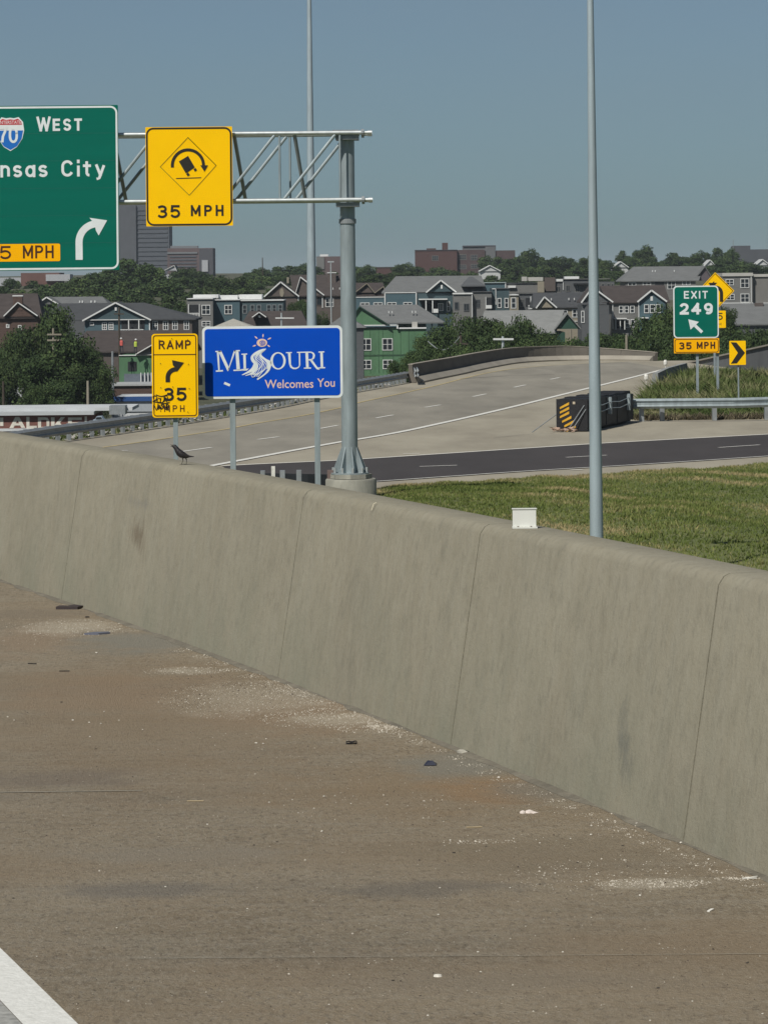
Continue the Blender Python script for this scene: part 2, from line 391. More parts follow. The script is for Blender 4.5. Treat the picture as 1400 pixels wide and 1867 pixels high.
for (px0, py0, px1, py1, w) in ((-60, 1447, 260, 1443, .02), (250, 1750, 1420, 1741, .006)):
    A = gp(px0, py0, 0); B = gp(px1, py1, 0); stripe('pavement_joint', [A, (A+B)/2, B], w*.75, .004, jm)

# --------------------------------------------------------------- concrete barrier, panel by panel
bar = root('concrete_barrier', wpt(16), 'long tan concrete safety barrier with sloped face and upright joints along the shoulder', 'barrier')
prof = [(0, -.03), (.175, 1.065), (.20, 1.10), (.225, 1.112), (.415, 1.112), (.43, 1.105), (.445, 1.08), (.50, -.5), (.30, -.5)]
joints = [-12, -8.8, -5.6, -2.4, .8, 3.6, 6.3, 9.0, 11.3, 13.66, 16.53, 19.4, 24.3, 27.2, 30, 33, 36, 40, 44, 48, 52, 56, 60]
def joint_tilt(i): return 0
for i in range(len(joints)-1):
    y0, y1 = joints[i]+.006, joints[i+1]-.006
    k = max(3, int((y1-y0)/.3)); path = [wpt(y0+(y1-y0)*j/k) for j in range(k+1)]
    MB().sweep(path, prof).build('panel', barrierm, bar, smooth=True)
core = [(.012, -.02), (.19, 1.03), (.42, 1.075), (.47, -.45)]
MB().sweep([wpt(-11.9+.3*j) for j in range(239)], core).build('joint_core', mat('dark_joint_gap', (.045, .043, .035), 1), bar)
# ---- thin crack of dirt at the toe
toe = [(-.022, .001), (-.008, .005), (.02, .012), (.06, .012), (.06, -.01)]
P = []
for j in range(260):
    y = -5+.2*j; P.append(wpt(y, random.uniform(-.028, .022)))
tag(MB().sweep(P, toe).build('toe_grit', mat('packed_grit', (.11, .10, .078), 1, 0, .3, 5, col2=(.20, .18, .14), bump=.6, bscale=50), smooth=True), kind='stuff')

# --------------------------------------------------------------- ramp deck beyond the wall
def G(px, py): return gp(px, py, LV)
rail_px = [(-260, 866), (40, 817.5), (119, 805), (205, 793), (303, 778), (400, 762), (499, 745), (600, 724), (700, 706), (748, 697)]
para_px = [(757, 698), (795, 690), (830, 683), (865, 675), (900, 668), (930, 663), (965, 660), (1015, 658), (1072, 657), (1130, 657), (1192, 658)]
railg = [G(*p) for p in rail_px]; parag = [G(*p) for p in para_px]
deckm = mat('ramp_concrete', (.245, .22, .17), .92, 0, .1, .5, (1, .3, 1), col2=(.35, .32, .25), bump=.1)
edge = [(p.x-.9, p.y+.2) for p in railg]+[(p.x-.25, p.y+.55) for p in parag]
edge += [(22, 193), (32, 184), (60, 150), (60, 57), (-17, 57)]
sheet('ramp_deck', edge, LV, deckm, 1.4)
yl = [(197, 815), (276, 804), (360, 791), (412, 783), (470, 772), (548, 759), (624, 743), (656, 734), (730, 718), (800, 702), (850, 689), (900, 678), (960, 670), (1040, 664), (1140, 659.5)]
wl = [(380, 851), (470, 834), (545, 820), (623, 806), (656, 801), (730, 788), (800, 773), (880, 755), (960, 736), (1020, 721), (1073, 708), (1130, 694), (1183, 680.5), (1215, 672)]
yg = [G(*p) for p in yl]; wg = [G(*p) for p in wl]
yg = [yg[0]+(yg[0]-yg[1])*3]+yg; wg = [wg[0]+(wg[0]-wg[1])*2]+wg
lanem = mat('worn_ramp_lane_concrete', (.185, .172, .142), .92, 0, .1, .55, (1, .22, 1), col2=(.275, .255, .21), bump=.1)
sheet('ramp_lanes', [(p.x, p.y) for p in yg]+[(p.x, p.y) for p in reversed(wg)], LV+.008, lanem)
stripe('ramp_yellow_line', catmull(yg), .11, LV+.018, yellow_p)
stripe('ramp_white_line', catmull(wg), .24, LV+.018, white_p)
for (a, b, c, d_) in ((332, 824, 386, 816.5), (470, 802, 508, 797), (583, 782, 616, 776), (686, 762.5, 717, 757), (775, 743, 803, 738.5), (862, 723.5, 886, 718.5), (937, 706.5, 958, 702), (1003, 692, 1020, 688.5)):
    stripe('lane_dash', [G(a, b), G(c, d_)], .13, LV+.018, white_p)
stripe('lane_dash', [G(200, 823), G(233, 822)], .16, LV+.018, white_p)
up = [(405, 850.5), (470, 847), (623, 840), (800, 828.5), (960, 818), (1098, 809), (1250, 800.5), (1400, 792.5), (1560, 785)]
dn = [(480, 890), (560, 885.5), (684, 879), (800, 871), (960, 860), (1098, 852), (1250, 842.5), (1400, 832.5), (1560, 822)]
ug = [G(*p) for p in up]; dg = [G(*p) for p in dn]
asph = mat('dark_asphalt', (.047, .041, .040), .88, 0, .14, .6, (1, .4, 1), bump=.25)
sheet('dark_ramp_road', [(p.x, p.y) for p in ug]+[(p.x, p.y) for p in reversed(dg)], LV+.012, asph)
stripe('asphalt_top_line', catmull(ug), .17, LV+.022, white_p)
stripe('asphalt_near_line', catmull(dg), .11, LV+.022, white_p)
for (a, b, c, d_) in ((765, 851.7, 833, 849.5), (1032, 835, 1106, 831), (1310, 817, 1385, 812)):
    stripe('lane_dash', [G(a, b), G(c, d_)], .11, LV+.022, white_p)
for (a, b, c, d_) in ((735, 828, 765, 827.5), (1040, 858, 1062, 857)):
    stripe('worn_paint_mark', [G(a, b), G(c, d_)], .12, LV+.018, white_p)
# joints and lines of shade, both painted as dark strips across the ramp concrete
seam = mat('joint_shade_seam', (.06, .055, .05), .8)
for (a, b, c, d_, w) in ((838, 691, 1010, 683, .10), (900, 799, 1010, 790, .03), (1130, 783, 1240, 777, .02)):
    stripe('joint_shade_strip', [G(a, b), G((a+c)/2, (b+d_)/2-1.5), G(c, d_)], w, LV+.02, seam)

# --------------------------------------------------------------- grass field between the wall and the dark road
farp = [(400, 903), (560, 901), (684, 893), (760, 886), (860, 879), (960, 874), (1098, 865), (1250, 857), (1400, 848), (1700, 829)]
fg = [G(*p) for p in farp]
def far_y(x):
    for a, b in zip(fg, fg[1:]):
        if a.x <= x <= b.x: return a.y+(b.y-a.y)*(x-a.x)/(b.x-a.x)
    return fg[0].y if x < fg[0].x else fg[-1].y
wy = [(wpt(y, .5).x, y) for y in np.arange(-6, 60, .5)]
def near_y(x):
    for (a, ya), (b, yb) in zip(wy, wy[1:]):
        if b <= x <= a: return ya+(yb-ya)*(a-x)/(a-b)
    return wy[-1][1] if x < wy[-1][0] else -6
def field_z(x, t):
    # slightly hummocky slope falling from the wall to the kerb strip
    return -.3+(LV+.3+.03)*t+.10*math.sin(x*.9+t*14)*math.sin(t*math.pi)+.06*math.sin(x*2.3-t*23)*math.sin(t*math.pi)
fx = np.arange(-9, 26.1, .5); ft = np.linspace(0, 1, 61)
V = []; 
for x in fx:
    n0, f0 = near_y(x), far_y(x)+.35*math.sin(x*2.1)+.25*math.sin(x*5.3)
    for t in ft: V.append((x, n0+(f0-n0)*t, field_z(x, t)))
m_ = len(ft); Fc = [(i*m_+j, (i+1)*m_+j, (i+1)*m_+j+1, i*m_+j+1) for i in range(len(fx)-1) for j in range(m_-1)]
soil = mat('grass_thatch', (.075, .105, .028), .95, 0, .2, .8, col2=(.15, .155, .06))
tag(MB().add(V, Fc).build('verge', soil, smooth=True), kind='structure')
def blades(name, px, py, pz, h, w, m, tone, nb=3, lean=.35):
    N = len(px)*nb
    bx = np.repeat(px, nb)+rng.normal(0, w*1.5, N); by = np.repeat(py, nb)+rng.normal(0, w*1.5, N); bz = np.repeat(pz, nb)
    hh = np.repeat(h, nb)*rng.uniform(.6, 1.2, N); a = rng.uniform(0, math.pi, N); ww = w*rng.uniform(.6, 1.4, N)
    lx = rng.normal(0, lean, N)*hh; ly = rng.normal(0, lean, N)*hh
    V = np.empty((N, 3, 3)); V[:, 0] = np.stack([bx-np.cos(a)*ww, by-np.sin(a)*ww, bz-.02], 1); V[:, 1] = np.stack([bx+np.cos(a)*ww, by+np.sin(a)*ww, bz-.02], 1)
    V[:, 2] = np.stack([bx+lx, by+ly, bz+hh], 1)
    Fc = np.arange(N*3).reshape(N, 3); tn = np.clip(np.repeat(tone, nb)+rng.normal(0, .13, N), 0, 1)
    me = numpy_mesh(name, V.reshape(-1, 3), Fc, m, tn); o = bpy.data.objects.new(name, me); C.objects.link(o); return tag(o, kind='stuff')
N = 190000
gx = rng.uniform(-2.5, 22, N); gt = rng.uniform(0, 1, N)**1.0
vis = (gx < 4.5+gt*14)
gx = gx[vis]; gt = gt[vis]
lut = np.arange(-9, 26.1, .1); nl = np.array([near_y(x) for x in lut]); fl = np.array([far_y(x)+.35*math.sin(x*2.1)+.25*math.sin(x*5.3) for x in lut])
n0 = np.interp(gx, lut, nl); f0 = np.interp(gx, lut, fl); gy = n0+(f0-n0)*gt
gz = -.3+(LV+.33)*gt+.10*np.sin(gx*.9+gt*14)*np.sin(gt*math.pi)+.06*np.sin(gx*2.3-gt*23)*np.sin(gt*math.pi)
tone = .36+.16*np.sin(gx*.7+gy*.13)*np.sin(gy*.21-gx*.4)+.12*np.sin(gx*2.3+gy*.9)+.10*np.sin(gy*1.7-gx*1.1)+np.where(gt > .965, .35, 0)+np.where(gy < 22, .22, 0)+.18*np.clip(1-gt*3, 0, 1)
tone += .55*np.clip(np.sin(gx*.83+gy*.31+1.2)*np.sin(gx*.37-gy*.23+.4)*np.sin(gx*1.9+gy*.5)-.18, 0, 1)*2+.22*(rng.random(len(gx)) < .12)
blades('lawn_grass', gx, gy, gz, np.full(len(gx), .055), .013, grassm, tone, 3, .6)

# --------------------------------------------------------------- left guardrail
wb = [(0, .0), (.02, .02), (.075, .07), (.02, .12), (.02, .19), (.075, .24), (.02, .29), (0, .31), (-.012, .30), (-.01, .19), (.03, .155), (-.01, .12), (-.012, .01)]
def resample(pts, step):
    out = [Vector(pts[0])]; acc = 0
    for a, b in zip(pts, pts[1:]):
        a = Vector(a); b = Vector(b); L = (b-a).length; t = step-acc
        while t <= L: out.append(a+(b-a)*t/L); t += step
        acc = L-(t-step)
    return out
gl = catmull(railg, 5)
gr = root('guardrail', railg[4], 'long grey steel guardrail running along the left edge of the ramp bridge', 'guardrail')
MB().sweep([p+Vector((-.0, 0, .215)) for p in gl], [(a, b*1.05) for a, b in wb]).build('rail', galv_d, gr, smooth=True)
post_me = MB().box((-.05, -.07, -.3), (.05, .07, .53)).mesh('post', galv_d)
pp = resample(gl, 1.0)
for i, p in enumerate(pp):
    if p.y < 80: continue
    inst('post', post_me, gr, p+Vector((-.16, 0, 0))-gr.location, random.uniform(-.1, .1)+.5)
# rubbish and rubble lying along the foot of the guardrail
mb = MB()
for k in range(800):
    p = pp[random.randrange(len(pp)//4, len(pp))]; q = p+Vector((random.uniform(-.75, -.2), random.uniform(-.5, .5), .02)); s = random.uniform(.04, .17)
    mb.add([q+Vector((random.uniform(-s, s), random.uniform(-s, s), random.uniform(0, s))) for _ in range(4)], [(0, 1, 2), (0, 2, 3), (0, 3, 1), (1, 3, 2)])
tag(mb.build('litter', mat('pale_litter', (.12, .115, .10), .9, 0, .5, 1.2, col2=(.62, .60, .55))), kind='stuff')
# --------------------------------------------------------------- bridge parapet
pl = root('bridge_parapet', parag[4], 'dark grey-brown concrete parapet curving along the outer side of the far ramp bridge', 'parapet')
paraw = mat('dark_parapet_concrete', (.105, .095, .08), .92, 0, .2, .6, (1, 1, 3), col2=(.15, .135, .115))  # upper face coloured darker than the toe and coping
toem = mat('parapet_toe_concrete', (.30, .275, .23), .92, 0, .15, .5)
pc = catmull(parag, 4)
hts = [.86 if i < len(pc)*.72 else .86-.42*((i/len(pc)-.72)/.28) for i in range(len(pc))]
def taper(path, prof_f):
    vs_ = []; n = None
    for i, p in enumerate(path):
        d = path[min(i+1, len(path)-1)]-path[max(i-1, 0)]; d.z = 0; d.normalize(); r = Vector((d.y, -d.x, 0)); pr = prof_f(i); n = len(pr)
        for o, u in pr: vs_.append(p+r*o+Vector((0, 0, u)))
    fs = [(i*n+k, i*n+(k+1) % n, (i+1)*n+(k+1) % n, (i+1)*n+k) for i in range(len(path)-1) for k in range(n)]+[tuple(range(n)), tuple(range(len(path)*n-1, (len(path)-1)*n-1, -1))]
    return MB().add(vs_, fs)
for k in range(len(pc)-1):
    if k % 4 == 0:
        seg = pc[k:k+5]; h0 = hts[k:k+5]
        seg = [Vector(p) for p in seg]
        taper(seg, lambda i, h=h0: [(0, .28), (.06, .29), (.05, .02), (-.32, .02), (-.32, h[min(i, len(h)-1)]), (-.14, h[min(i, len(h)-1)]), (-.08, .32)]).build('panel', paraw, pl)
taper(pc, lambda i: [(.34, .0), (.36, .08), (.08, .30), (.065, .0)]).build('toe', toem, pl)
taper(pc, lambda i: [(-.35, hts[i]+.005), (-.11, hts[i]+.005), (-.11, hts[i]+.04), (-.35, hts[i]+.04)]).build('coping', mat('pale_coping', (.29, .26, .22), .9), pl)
e = parag[0]
mb = MB(); mb.sweep([e+Vector((-.05, -3.2, .36)), e+Vector((-.05, 0, .36))], [(a, b*1.25) for a, b in wb]); mb.sweep([e+Vector((-.02, -3.2, .36)), e+Vector((-.02, 0, .36))], [(.09+a, b*1.25+.02) for a, b in wb])
tag(mb.build('rail_connector', galv_b, smooth=True), 'bright doubled steel rail joining the left guardrail to the parapet end', 'guardrail connector')

# inner barrier at the right, pale coping line rising to the right
iw = root('ramp_wall', at(1300, 700, 170), 'blue-grey ramp wall in shade with a pale top line behind the weeds', 'wall')
ipts = [(1236, 667, 690, 192), (1290, 655, 705, 183), (1345, 643, 715, 174), (1400, 631, 725, 166), (1500, 610, 740, 152), (1640, 585, 760, 138)]
f_ = MB(); c_ = MB()
for (xa, ta, ba, ya), (xb, tb, bb, yb) in zip(ipts, ipts[1:]):
    A = at(xa, ta, ya); B = at(xb, tb, yb); s = MB()
    vs_ = []
    for P in (A, B):
        for dy in (0, .35): vs_ += [Vector((P.x+dy*.5, P.y+dy, LV-.2)), Vector((P.x+dy*.5, P.y+dy, P.z))]
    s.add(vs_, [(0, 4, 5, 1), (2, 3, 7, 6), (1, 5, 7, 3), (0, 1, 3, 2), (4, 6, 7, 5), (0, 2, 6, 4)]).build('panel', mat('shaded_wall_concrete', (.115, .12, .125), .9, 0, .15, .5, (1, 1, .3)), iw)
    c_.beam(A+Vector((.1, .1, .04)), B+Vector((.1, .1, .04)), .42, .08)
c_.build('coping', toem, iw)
for (px, py, h) in ((1213, 664, .26), (1178, 697, .3)):
    b0 = G(px, py+12 if px > 1200 else py+8)
    mb = MB().tube(b0, b0+Vector((0, 0, .28)), .02); mb.lathe(b0+Vector((0, 0, .28)), [(.05, 0), (.09, .06), (.10, .2), (.06, .3)], 8)
    tag(mb.build('marker_post', white_p), 'small white marker beside the ramp edge line, %s' % ('nearer the grey ramp wall' if px > 1200 else 'nearer the black crash cushion'), 'marker post', 'white markers at the right ramp edge')
# low concrete end section with peeling paint near the ramp wall
e0 = G(1185, 712); e1 = G(1240, 690)
mb = MB(); mb.sweep([e0, (e0+e1)/2+Vector((-.2, 0, 0)), e1], [(0, 0), (.12, .75), (.34, .75), (.42, 0)])
tag(mb.build('barrier_end', mat('weathered_pale_barrier', (.25, .26, .255), .9, 0, .3, 2, (1, 1, .3))), 'weathered pale grey barrier end rising out of the weeds beside the ramp edge', 'barrier')

# --------------------------------------------------------------- crash cushion
ca = G(1072, 787); cb = G(1152, 769.5); cdv = (cb-ca); CL = cdv.length; ang = math.atan2(cdv.y, cdv.x)
cc = root('crash_cushion', ca, 'black crash cushion box with yellow and black striped nose at the ramp gore', 'crash cushion', None, ang)
Wd = 1.02
MB().box((0.0, .05, .04), (CL, Wd-.05, 1.02)).build('body', blackm, cc, world=False)
npan = 8
for k in range(npan):
    x0 = CL*k/npan; x1 = CL*(k+1)/npan
    MB().box((x0+.02, -.03-(k % 2)*.015, .10), (x1+.05, .048, 1.05-.012*k)).build('fender_panel', blackm, cc, world=False)
    MB().box((x0+.03, .05, 1.022), (x1-.03, Wd-.05, 1.04+.03*(k % 2))).build('top_panel', blackm, cc, world=False)
MB().box((-.055, .0, .03), (-.002, Wd, 1.04)).build('nose', blackm, cc, world=False)
sm_ = mat('hazard_yellow', (.62, .34, .02), .55, 0, .2, 6)
st = MB()
for k in range(6):           # bent strip of stripes on the nose, left part
    z0 = .86-k*.145; y0 = Wd-.12-(.0 if k < 3 else (k-2)*.07); wdt = .30
    st.add([(-.064, y0, z0-.14), (-.064, y0-wdt, z0), (-.064, y0-wdt, z0+.085), (-.064, y0, z0-.075)], [(0, 1, 2, 3)])
st.build('hazard_stripe', sm_, cc, world=False)
MB().box((-.062, Wd-.62, .88), (-.058, Wd-.54, .96)).build('label_plate', mat('faded_tan_label', (.45, .38, .28)), cc, world=False)
for k, x in enumerate((.35, 2.9, 5.9)):
    mb = MB().box((x-.05, -.16, .45), (x+.05, -.05, .95)); mb.lathe((x, -.11, .95), [(.06, 0), (.05, .05)], 6); mb.build('side_bracket', galv, cc, world=False)
for z in (.62, .82):
    mb = MB(); q = [(.35, -.13, z+.05), (1.6, -.12, z-.03), (2.9, -.13, z+.03), (4.4, -.12, z-.02), (5.9, -.13, z+.06)]
    for a, b in zip(q, q[1:]): mb.tube(a, b, .014, n=5)
    mb.build('cable', galv, cc, world=False)
for q0, q1 in (((-.05, Wd, .55), (-1.1, Wd+.55, .03)), ((-.07, .05, .72), (-.22, .45, .1)), ((-.07, .10, .85), (-.2, .62, .05))): MB().tube(q0, q1, .016, n=5).build('anchor_cable', galv_d, cc, world=False)
mb = MB()
for k in range(40):
    q = Vector((random.uniform(-.5, 0), random.uniform(.3, 1.1), .02)); s = random.uniform(.05, .13)
    mb.add([q+Vector((random.uniform(-s, s), random.uniform(-s, s), random.uniform(0, s*1.3))) for _ in range(4)], [(0, 1, 2), (0, 2, 3), (0, 3, 1), (1, 3, 2)])
o = mb.build('broken_concrete', mat('broken_pinkish_concrete', (.42, .30, .23), .95, 0, .3, 9), None)
o.location = ca; o.rotation_euler = (0, 0, ang); tag(o, kind='stuff')
# --------------------------------------------------------------- right guardrail
g0 = cb+Vector((-.1, .3, 0)); g1 = G(1340, 769.5)+Vector((0, .4, 0)); g2 = G(1420, 768)+Vector((0, .6, 0)); g3 = G(1640, 762)
post_tall = MB().box((-.07, -.09, -.3), (.07, .09, .76)).mesh('post', galv_d)
g2r = root('guardrail', g1, 'grey steel guardrail running right from the black crash cushion in front of the weeds', 'guardrail')
MB().sweep([g0+Vector((0, 0, .44)), g1+Vector((0, 0, .46)), g2+Vector((0, 0, .47)), g3+Vector((0, 0, .47))], [(a, b*1.1) for a, b in wb]).build('rail', galv, g2r, smooth=True)
for i in range(6):
    t = (i-.35)/5.2; p = g0.lerp(g3, max(t, .03)) if i else g0.lerp(g3, .05); inst('post', post_tall, g2r, p+Vector((0, .17, 0))-g1, .1)

# guardrail seen just over the concrete barrier, dark rail with paler posts
n0_ = at(440, 880, 70); 
k0 = Vector((at(455, 880, 68).x, 68, 0)); k1 = Vector((at(640, 880, 74).x, 74, 0))
nr = root('guardrail', (k1.x, k1.y, -2.5), 'low dark guardrail with short pale posts showing just over the concrete barrier', 'guardrail')
zt = at(560, 860, 71).z
def nrp(px, ytop, Y): return at(px, ytop, Y)
MB().sweep([nrp(420, 862, 70.8), nrp(512, 863, 71), nrp(560, 864, 71.2), nrp(606, 865, 71.5)], [(0, -.31), (.03, -.31), (.03, 0), (0, 0)]).build('rail', mat('shaded_rail_steel', (.035, .04, .045), .6, .2), nr)
for (px, yt, w, col) in ((479, 858, 8, 'g'), (515, 857.5, 9, 'g'), (545, 857, 9, 'g'), (602, 857, 11, 'b')):
    a = at(px, yt, 70.5); w2 = w*70.5/F/2
    MB().box((a.x-w2, 70.4, -2.6), (a.x+w2, 70.6, a.z)).build('post', galv_d if col == 'g' else mat('brown_timber_post', (.15, .11, .10), .9), nr)
a = at(498, 850, 70); mb = MB().box((a.x-.04, 69.97, -2.6), (a.x+.04, 70.03, a.z))
tag(mb.build('delineator_post', white_p), 'white plastic delineator post standing above the low guardrail posts', 'delineator')

# --------------------------------------------------------------- text and flat graphics on signs
def textmesh(body, bold=0, spacing=1.0):
    cu = bpy.data.curves.new('letters', 'FONT'); cu.body = body; cu.offset = bold; cu.space_character = spacing; cu.resolution_u = 3; cu.extrude = 0
    cu.fill_mode = 'FRONT'
    o = bpy.data.objects.new('letters', cu); C.objects.link(o); bpy.context.view_layer.update()
    dg = bpy.context.evaluated_depsgraph_get(); me = bpy.data.meshes.new_from_object(o.evaluated_get(dg)); bpy.data.objects.remove(o); bpy.data.curves.remove(cu)
    return me
def arcp(cx, cy, rx, ry, a0, a1, n=9): return [(cx+rx*math.cos(math.radians(a0+(a1-a0)*k/n)), cy+ry*math.sin(math.radians(a0+(a1-a0)*k/n))) for k in range(n+1)]
# road-sign alphabet: strokes on a unit-high body; each entry is (width, [polyline, ...]) with stroke centre lines inset by the pen itself
GL = {
 'W': (1.0, [[(0, 1), (.25, 0)], [(.25, 0), (.5, .92)], [(.5, .92), (.75, 0)], [(.75, 0), (1, 1)]]),
 'E': (.55, [[(0, 0), (0, 1)], [(0, 1), (.55, 1)], [(0, .52), (.48, .52)], [(0, 0), (.55, 0)]]),
 'S': (.62, [arcp(.31, .75, .31, .25, 20, 270)+arcp(.31, .25, .31, .25, 90, -160)]),
 'T': (.6, [[(0, 1), (.6, 1)], [(.3, 1), (.3, 0)]]),
 'K': (.62, [[(0, 0), (0, 1)], [(0, .38), (.6, 1)], [(.2, .55), (.62, 0)]]),
 'A': (.72, [[(0, 0), (.36, 1)], [(.36, 1), (.72, 0)], [(.13, .3), (.59, .3)]]),
 'R': (.6, [[(0, 0), (0, 1)], [(0, 1), (.34, 1)]+arcp(.34, .76, .26, .24, 90, -90)+[(0, .52)], [(.3, .5), (.62, 0)]]),
 'M': (.78, [[(0, 0), (0, 1)], [(0, 1), (.39, .22)], [(.39, .22), (.78, 1)], [(.78, 1), (.78, 0)]]),
 'P': (.58, [[(0, 0), (0, 1)], [(0, 1), (.32, 1)]+arcp(.32, .74, .26, .26, 90, -90)+[(0, .48)]]),
 'H': (.6, [[(0, 0), (0, 1)], [(.6, 0), (.6, 1)], [(0, .5), (.6, .5)]]),
 'X': (.64, [[(0, 0), (.64, 1)], [(.64, 0), (0, 1)]]),
 'I': (.0, [[(0, 0), (0, 1)]]),
 'C': (.64, [arcp(.34, .66, .32, .34, 25, 180)+arcp(.34, .34, .32, .34, 180, 335)]),
 '0': (.62, [arcp(.31, .62, .31, .38, 0, 180)+arcp(.31, .38, .31, .38, 180, 360)+[(.62, .62)]]),
 '2': (.62, [arcp(.31, .72, .31, .28, 165, -20)+[(.5, .42), (0, 0)], [(0, 0), (.64, 0)]]),
 '3': (.6, [[(.04, .9)]+arcp(.3, .76, .27, .24, 125, -80)+[(.22, .54)], [(.22, .54)]+arcp(.3, .27, .30, .27, 85, -150)]),
 '4': (.68, [[(.48, 0), (.48, 1)], [(.48, 1), (0, .3)], [(0, .3), (.68, .3)]]),
 '5': (.6, [[(.56, 1), (.1, 1)], [(.1, 1), (.06, .55)], [(.06, .55)]+arcp(.3, .32, .30, .32, 120, -150)]),
 '7': (.58, [[(0, 1), (.58, 1)], [(.58, 1), (.5, .75), (.3, .4), (.24, 0)]]),
 '9': (.62, [arcp(.31, .68, .31, .32, 0, 360, 16), [(.62, .68), (.60, .4)]+arcp(.30, .30, .30, .30, 10, -125)]),
 'a': (.5, [arcp(.25, .33, .25, .33, 0, 360, 14), [(.5, .68), (.5, 0)]]),
 'n': (.46, [[(0, 0), (0, .68)], [(0, .42)]+arcp(.23, .44, .23, .24, 165, 0)+[(.46, 0)]]),
 's': (.44, [arcp(.22, .51, .21, .17, 25, 270)+arcp(.22, .17, .22, .17, 90, -155)]),
 'i': (.0, [[(0, 0), (0, .60)], [(0, .97), (0, 1.03)]]),
 't': (.34, [[(.12, .98), (.12, .18)]+arcp(.26, .17, .14, .17, 180, 275), [(-.05, .68), (.32, .68)]]),
 'y': (.5, [[(0, .68), (.25, 0)], [(.5, .68), (.17, -.24), (.02, -.28)]]),
}
class Sign:
    """flat sign facing -Y at distance Y; graphics are given in photo pixels about the sign's centre and scaled to metres"""
    def __init__(s, name, cx, cy, Y, label, cat, group=None, yaw=0):
        s.cx, s.cy, s.Y = cx, cy, Y; s.k = Y/F; s.root = root(name, at(cx, cy, Y), label, cat, group, yaw); s.lay = 0
    def xz(s, px, py): return ((px-s.cx)*s.k, -(py-s.cy)*s.k)
    def put(s, mb, name, m, parent=None): return mb.build(name, m, parent or s.root, world=False)
    def plate(s, name, x0, y0, x1, y1, r, m, depth=.0, th=.02, parent=None):
        (cx, cz) = s.xz((x0+x1)/2, (y0+y1)/2); pr = rrect(cx, cz, (x1-x0)*s.k, (y1-y0)*s.k, r*s.k)
        return s.put(MB().prismY(pr, -depth-th, -depth), name, m, parent)
    def poly(s, name, pts, m, depth, th=.006, parent=None):
        return s.put(MB().prismY([s.xz(*p) for p in pts], -depth-th, -depth), name, m, parent)
    def ring(s, name, x0, y0, x1, y1, r, w, m, depth, th=.004):
        (cx, cz) = s.xz((x0+x1)/2, (y0+y1)/2); a = rrect(cx, cz, (x1-x0)*s.k, (y1-y0)*s.k, r*s.k); b = rrect(cx, cz, (x1-x0-2*w)*s.k, (y1-y0-2*w)*s.k, max(.1, (r-w))*s.k)
        n = len(a); y = -depth-th
        vs_ = [(x, y, z) for x, z in a]+[(x, y, z) for x, z in b]+[(x, -depth, z) for x, z in a]+[(x, -depth, z) for x, z in b]
        fs = []
        for i in range(n):
            j = (i+1) % n; fs += [(i, j, n+j, n+i), (2*n+i, 2*n+j, j, i), (n+i, n+j, 3*n+j, 3*n+i)]
        return s.put(MB().add(vs_, fs), name, m)
    def ribbon(s, name, pts, w, m, depth, th=.004, parent=None, mb=None):
        P = [Vector(s.xz(*p)) for p in pts]; ws = w if isinstance(w, (list, tuple)) else [w]*len(P)
        L = []; R = []
        for i, p in enumerate(P):
            d = P[min(i+1, len(P)-1)]-P[max(i-1, 0)]
            d = d.normalized() if d.length > 1e-9 else Vector((1, 0)); nn = Vector((-d.y, d.x))*ws[i]*s.k/2; L.append(p+nn); R.append(p-nn)
        y = -depth-th; n = len(P); o = mb or MB()
        vs_ = [(q.x, y, q.y) for q in L+R]+[(q.x, -depth, q.y) for q in L+R]
        fs = [(i, i+1, n+i+1, n+i) for i in range(n-1)]+[(2*n+i, 2*n+i+1, i+1, i) for i in range(n-1)]+[(n+i, n+i+1, 3*n+i+1, 3*n+i) for i in range(n-1)]
        o.add(vs_, fs)
        if mb is None: return s.put(o, name, m, parent)
    def text(s, body, x0, y0, x1, y1, m, depth, bold=.012, name='lettering', spacing=1.0, shear=0, parent=None):
        me = textmesh(body, bold, spacing); me.name = name; co = np.empty(len(me.vertices)*3, 'f'); me.vertices.foreach_get('co', co); co = co.reshape(-1, 3)
        a, b = co.min(0), co.max(0); X0, Z0 = s.xz(x0, y1); X1, Z1 = s.xz(x1, y0)
        nx = X0+(co[:, 0]-a[0])/(b[0]-a[0])*(X1-X0); nz = Z0+(co[:, 1]-a[1])/(b[1]-a[1])*(Z1-Z0)
        out = np.stack([nx, np.full(len(nx), -depth), nz], 1); me.vertices.foreach_set('co', out.astype('f').ravel()); me.update(); me.materials.clear(); me.materials.append(m)
        for p in me.polygons: p.material_index = 0
        o = bpy.data.objects.new(name, me); C.objects.link(o); o.parent = parent or s.root; return o
    def road(s, body, x0, y0, x1, y1, m, depth, w=.17, gap=.30, name='lettering'):
        """stroke lettering fitted to a box: x0..x1 wide, capitals from y0 (top) to y1 (baseline); w = pen width / cap height"""
        H = (y1-y0); pen = w*H; Hc = H-pen; adv = 0; pos = []
        for ch in body:
            if ch == ' ': adv += .6; continue
            pos.append((ch, adv)); adv += GL[ch][0]+gap+w
        adv -= gap+w; kx = (x1-x0-pen)/max(adv, .01)
        for ch, a in pos:
            mb = MB()
            for k, st in enumerate(GL[ch][1]):
                q = [(x0+pen/2+(a+x)*kx, y1-pen/2-y*Hc) for x, y in st]
                # square pen ends
                d0 = Vector(q[0])-Vector(q[1]); d1 = Vector(q[-1])-Vector(q[-2])
                e = pen*.5
                if d0.length > 0: q[0] = tuple(Vector(q[0])+d0.normalized()*(e if len(st) == 2 else e*.3))
                if d1.length > 0: q[-1] = tuple(Vector(q[-1])+d1.normalized()*(e if len(st) == 2 else e*.3))
                s.ribbon('', q, pen, m, depth+.0006*k, .001, mb=mb)
            s.put(mb, 'letter' if ch.isalpha() else 'numeral', m)
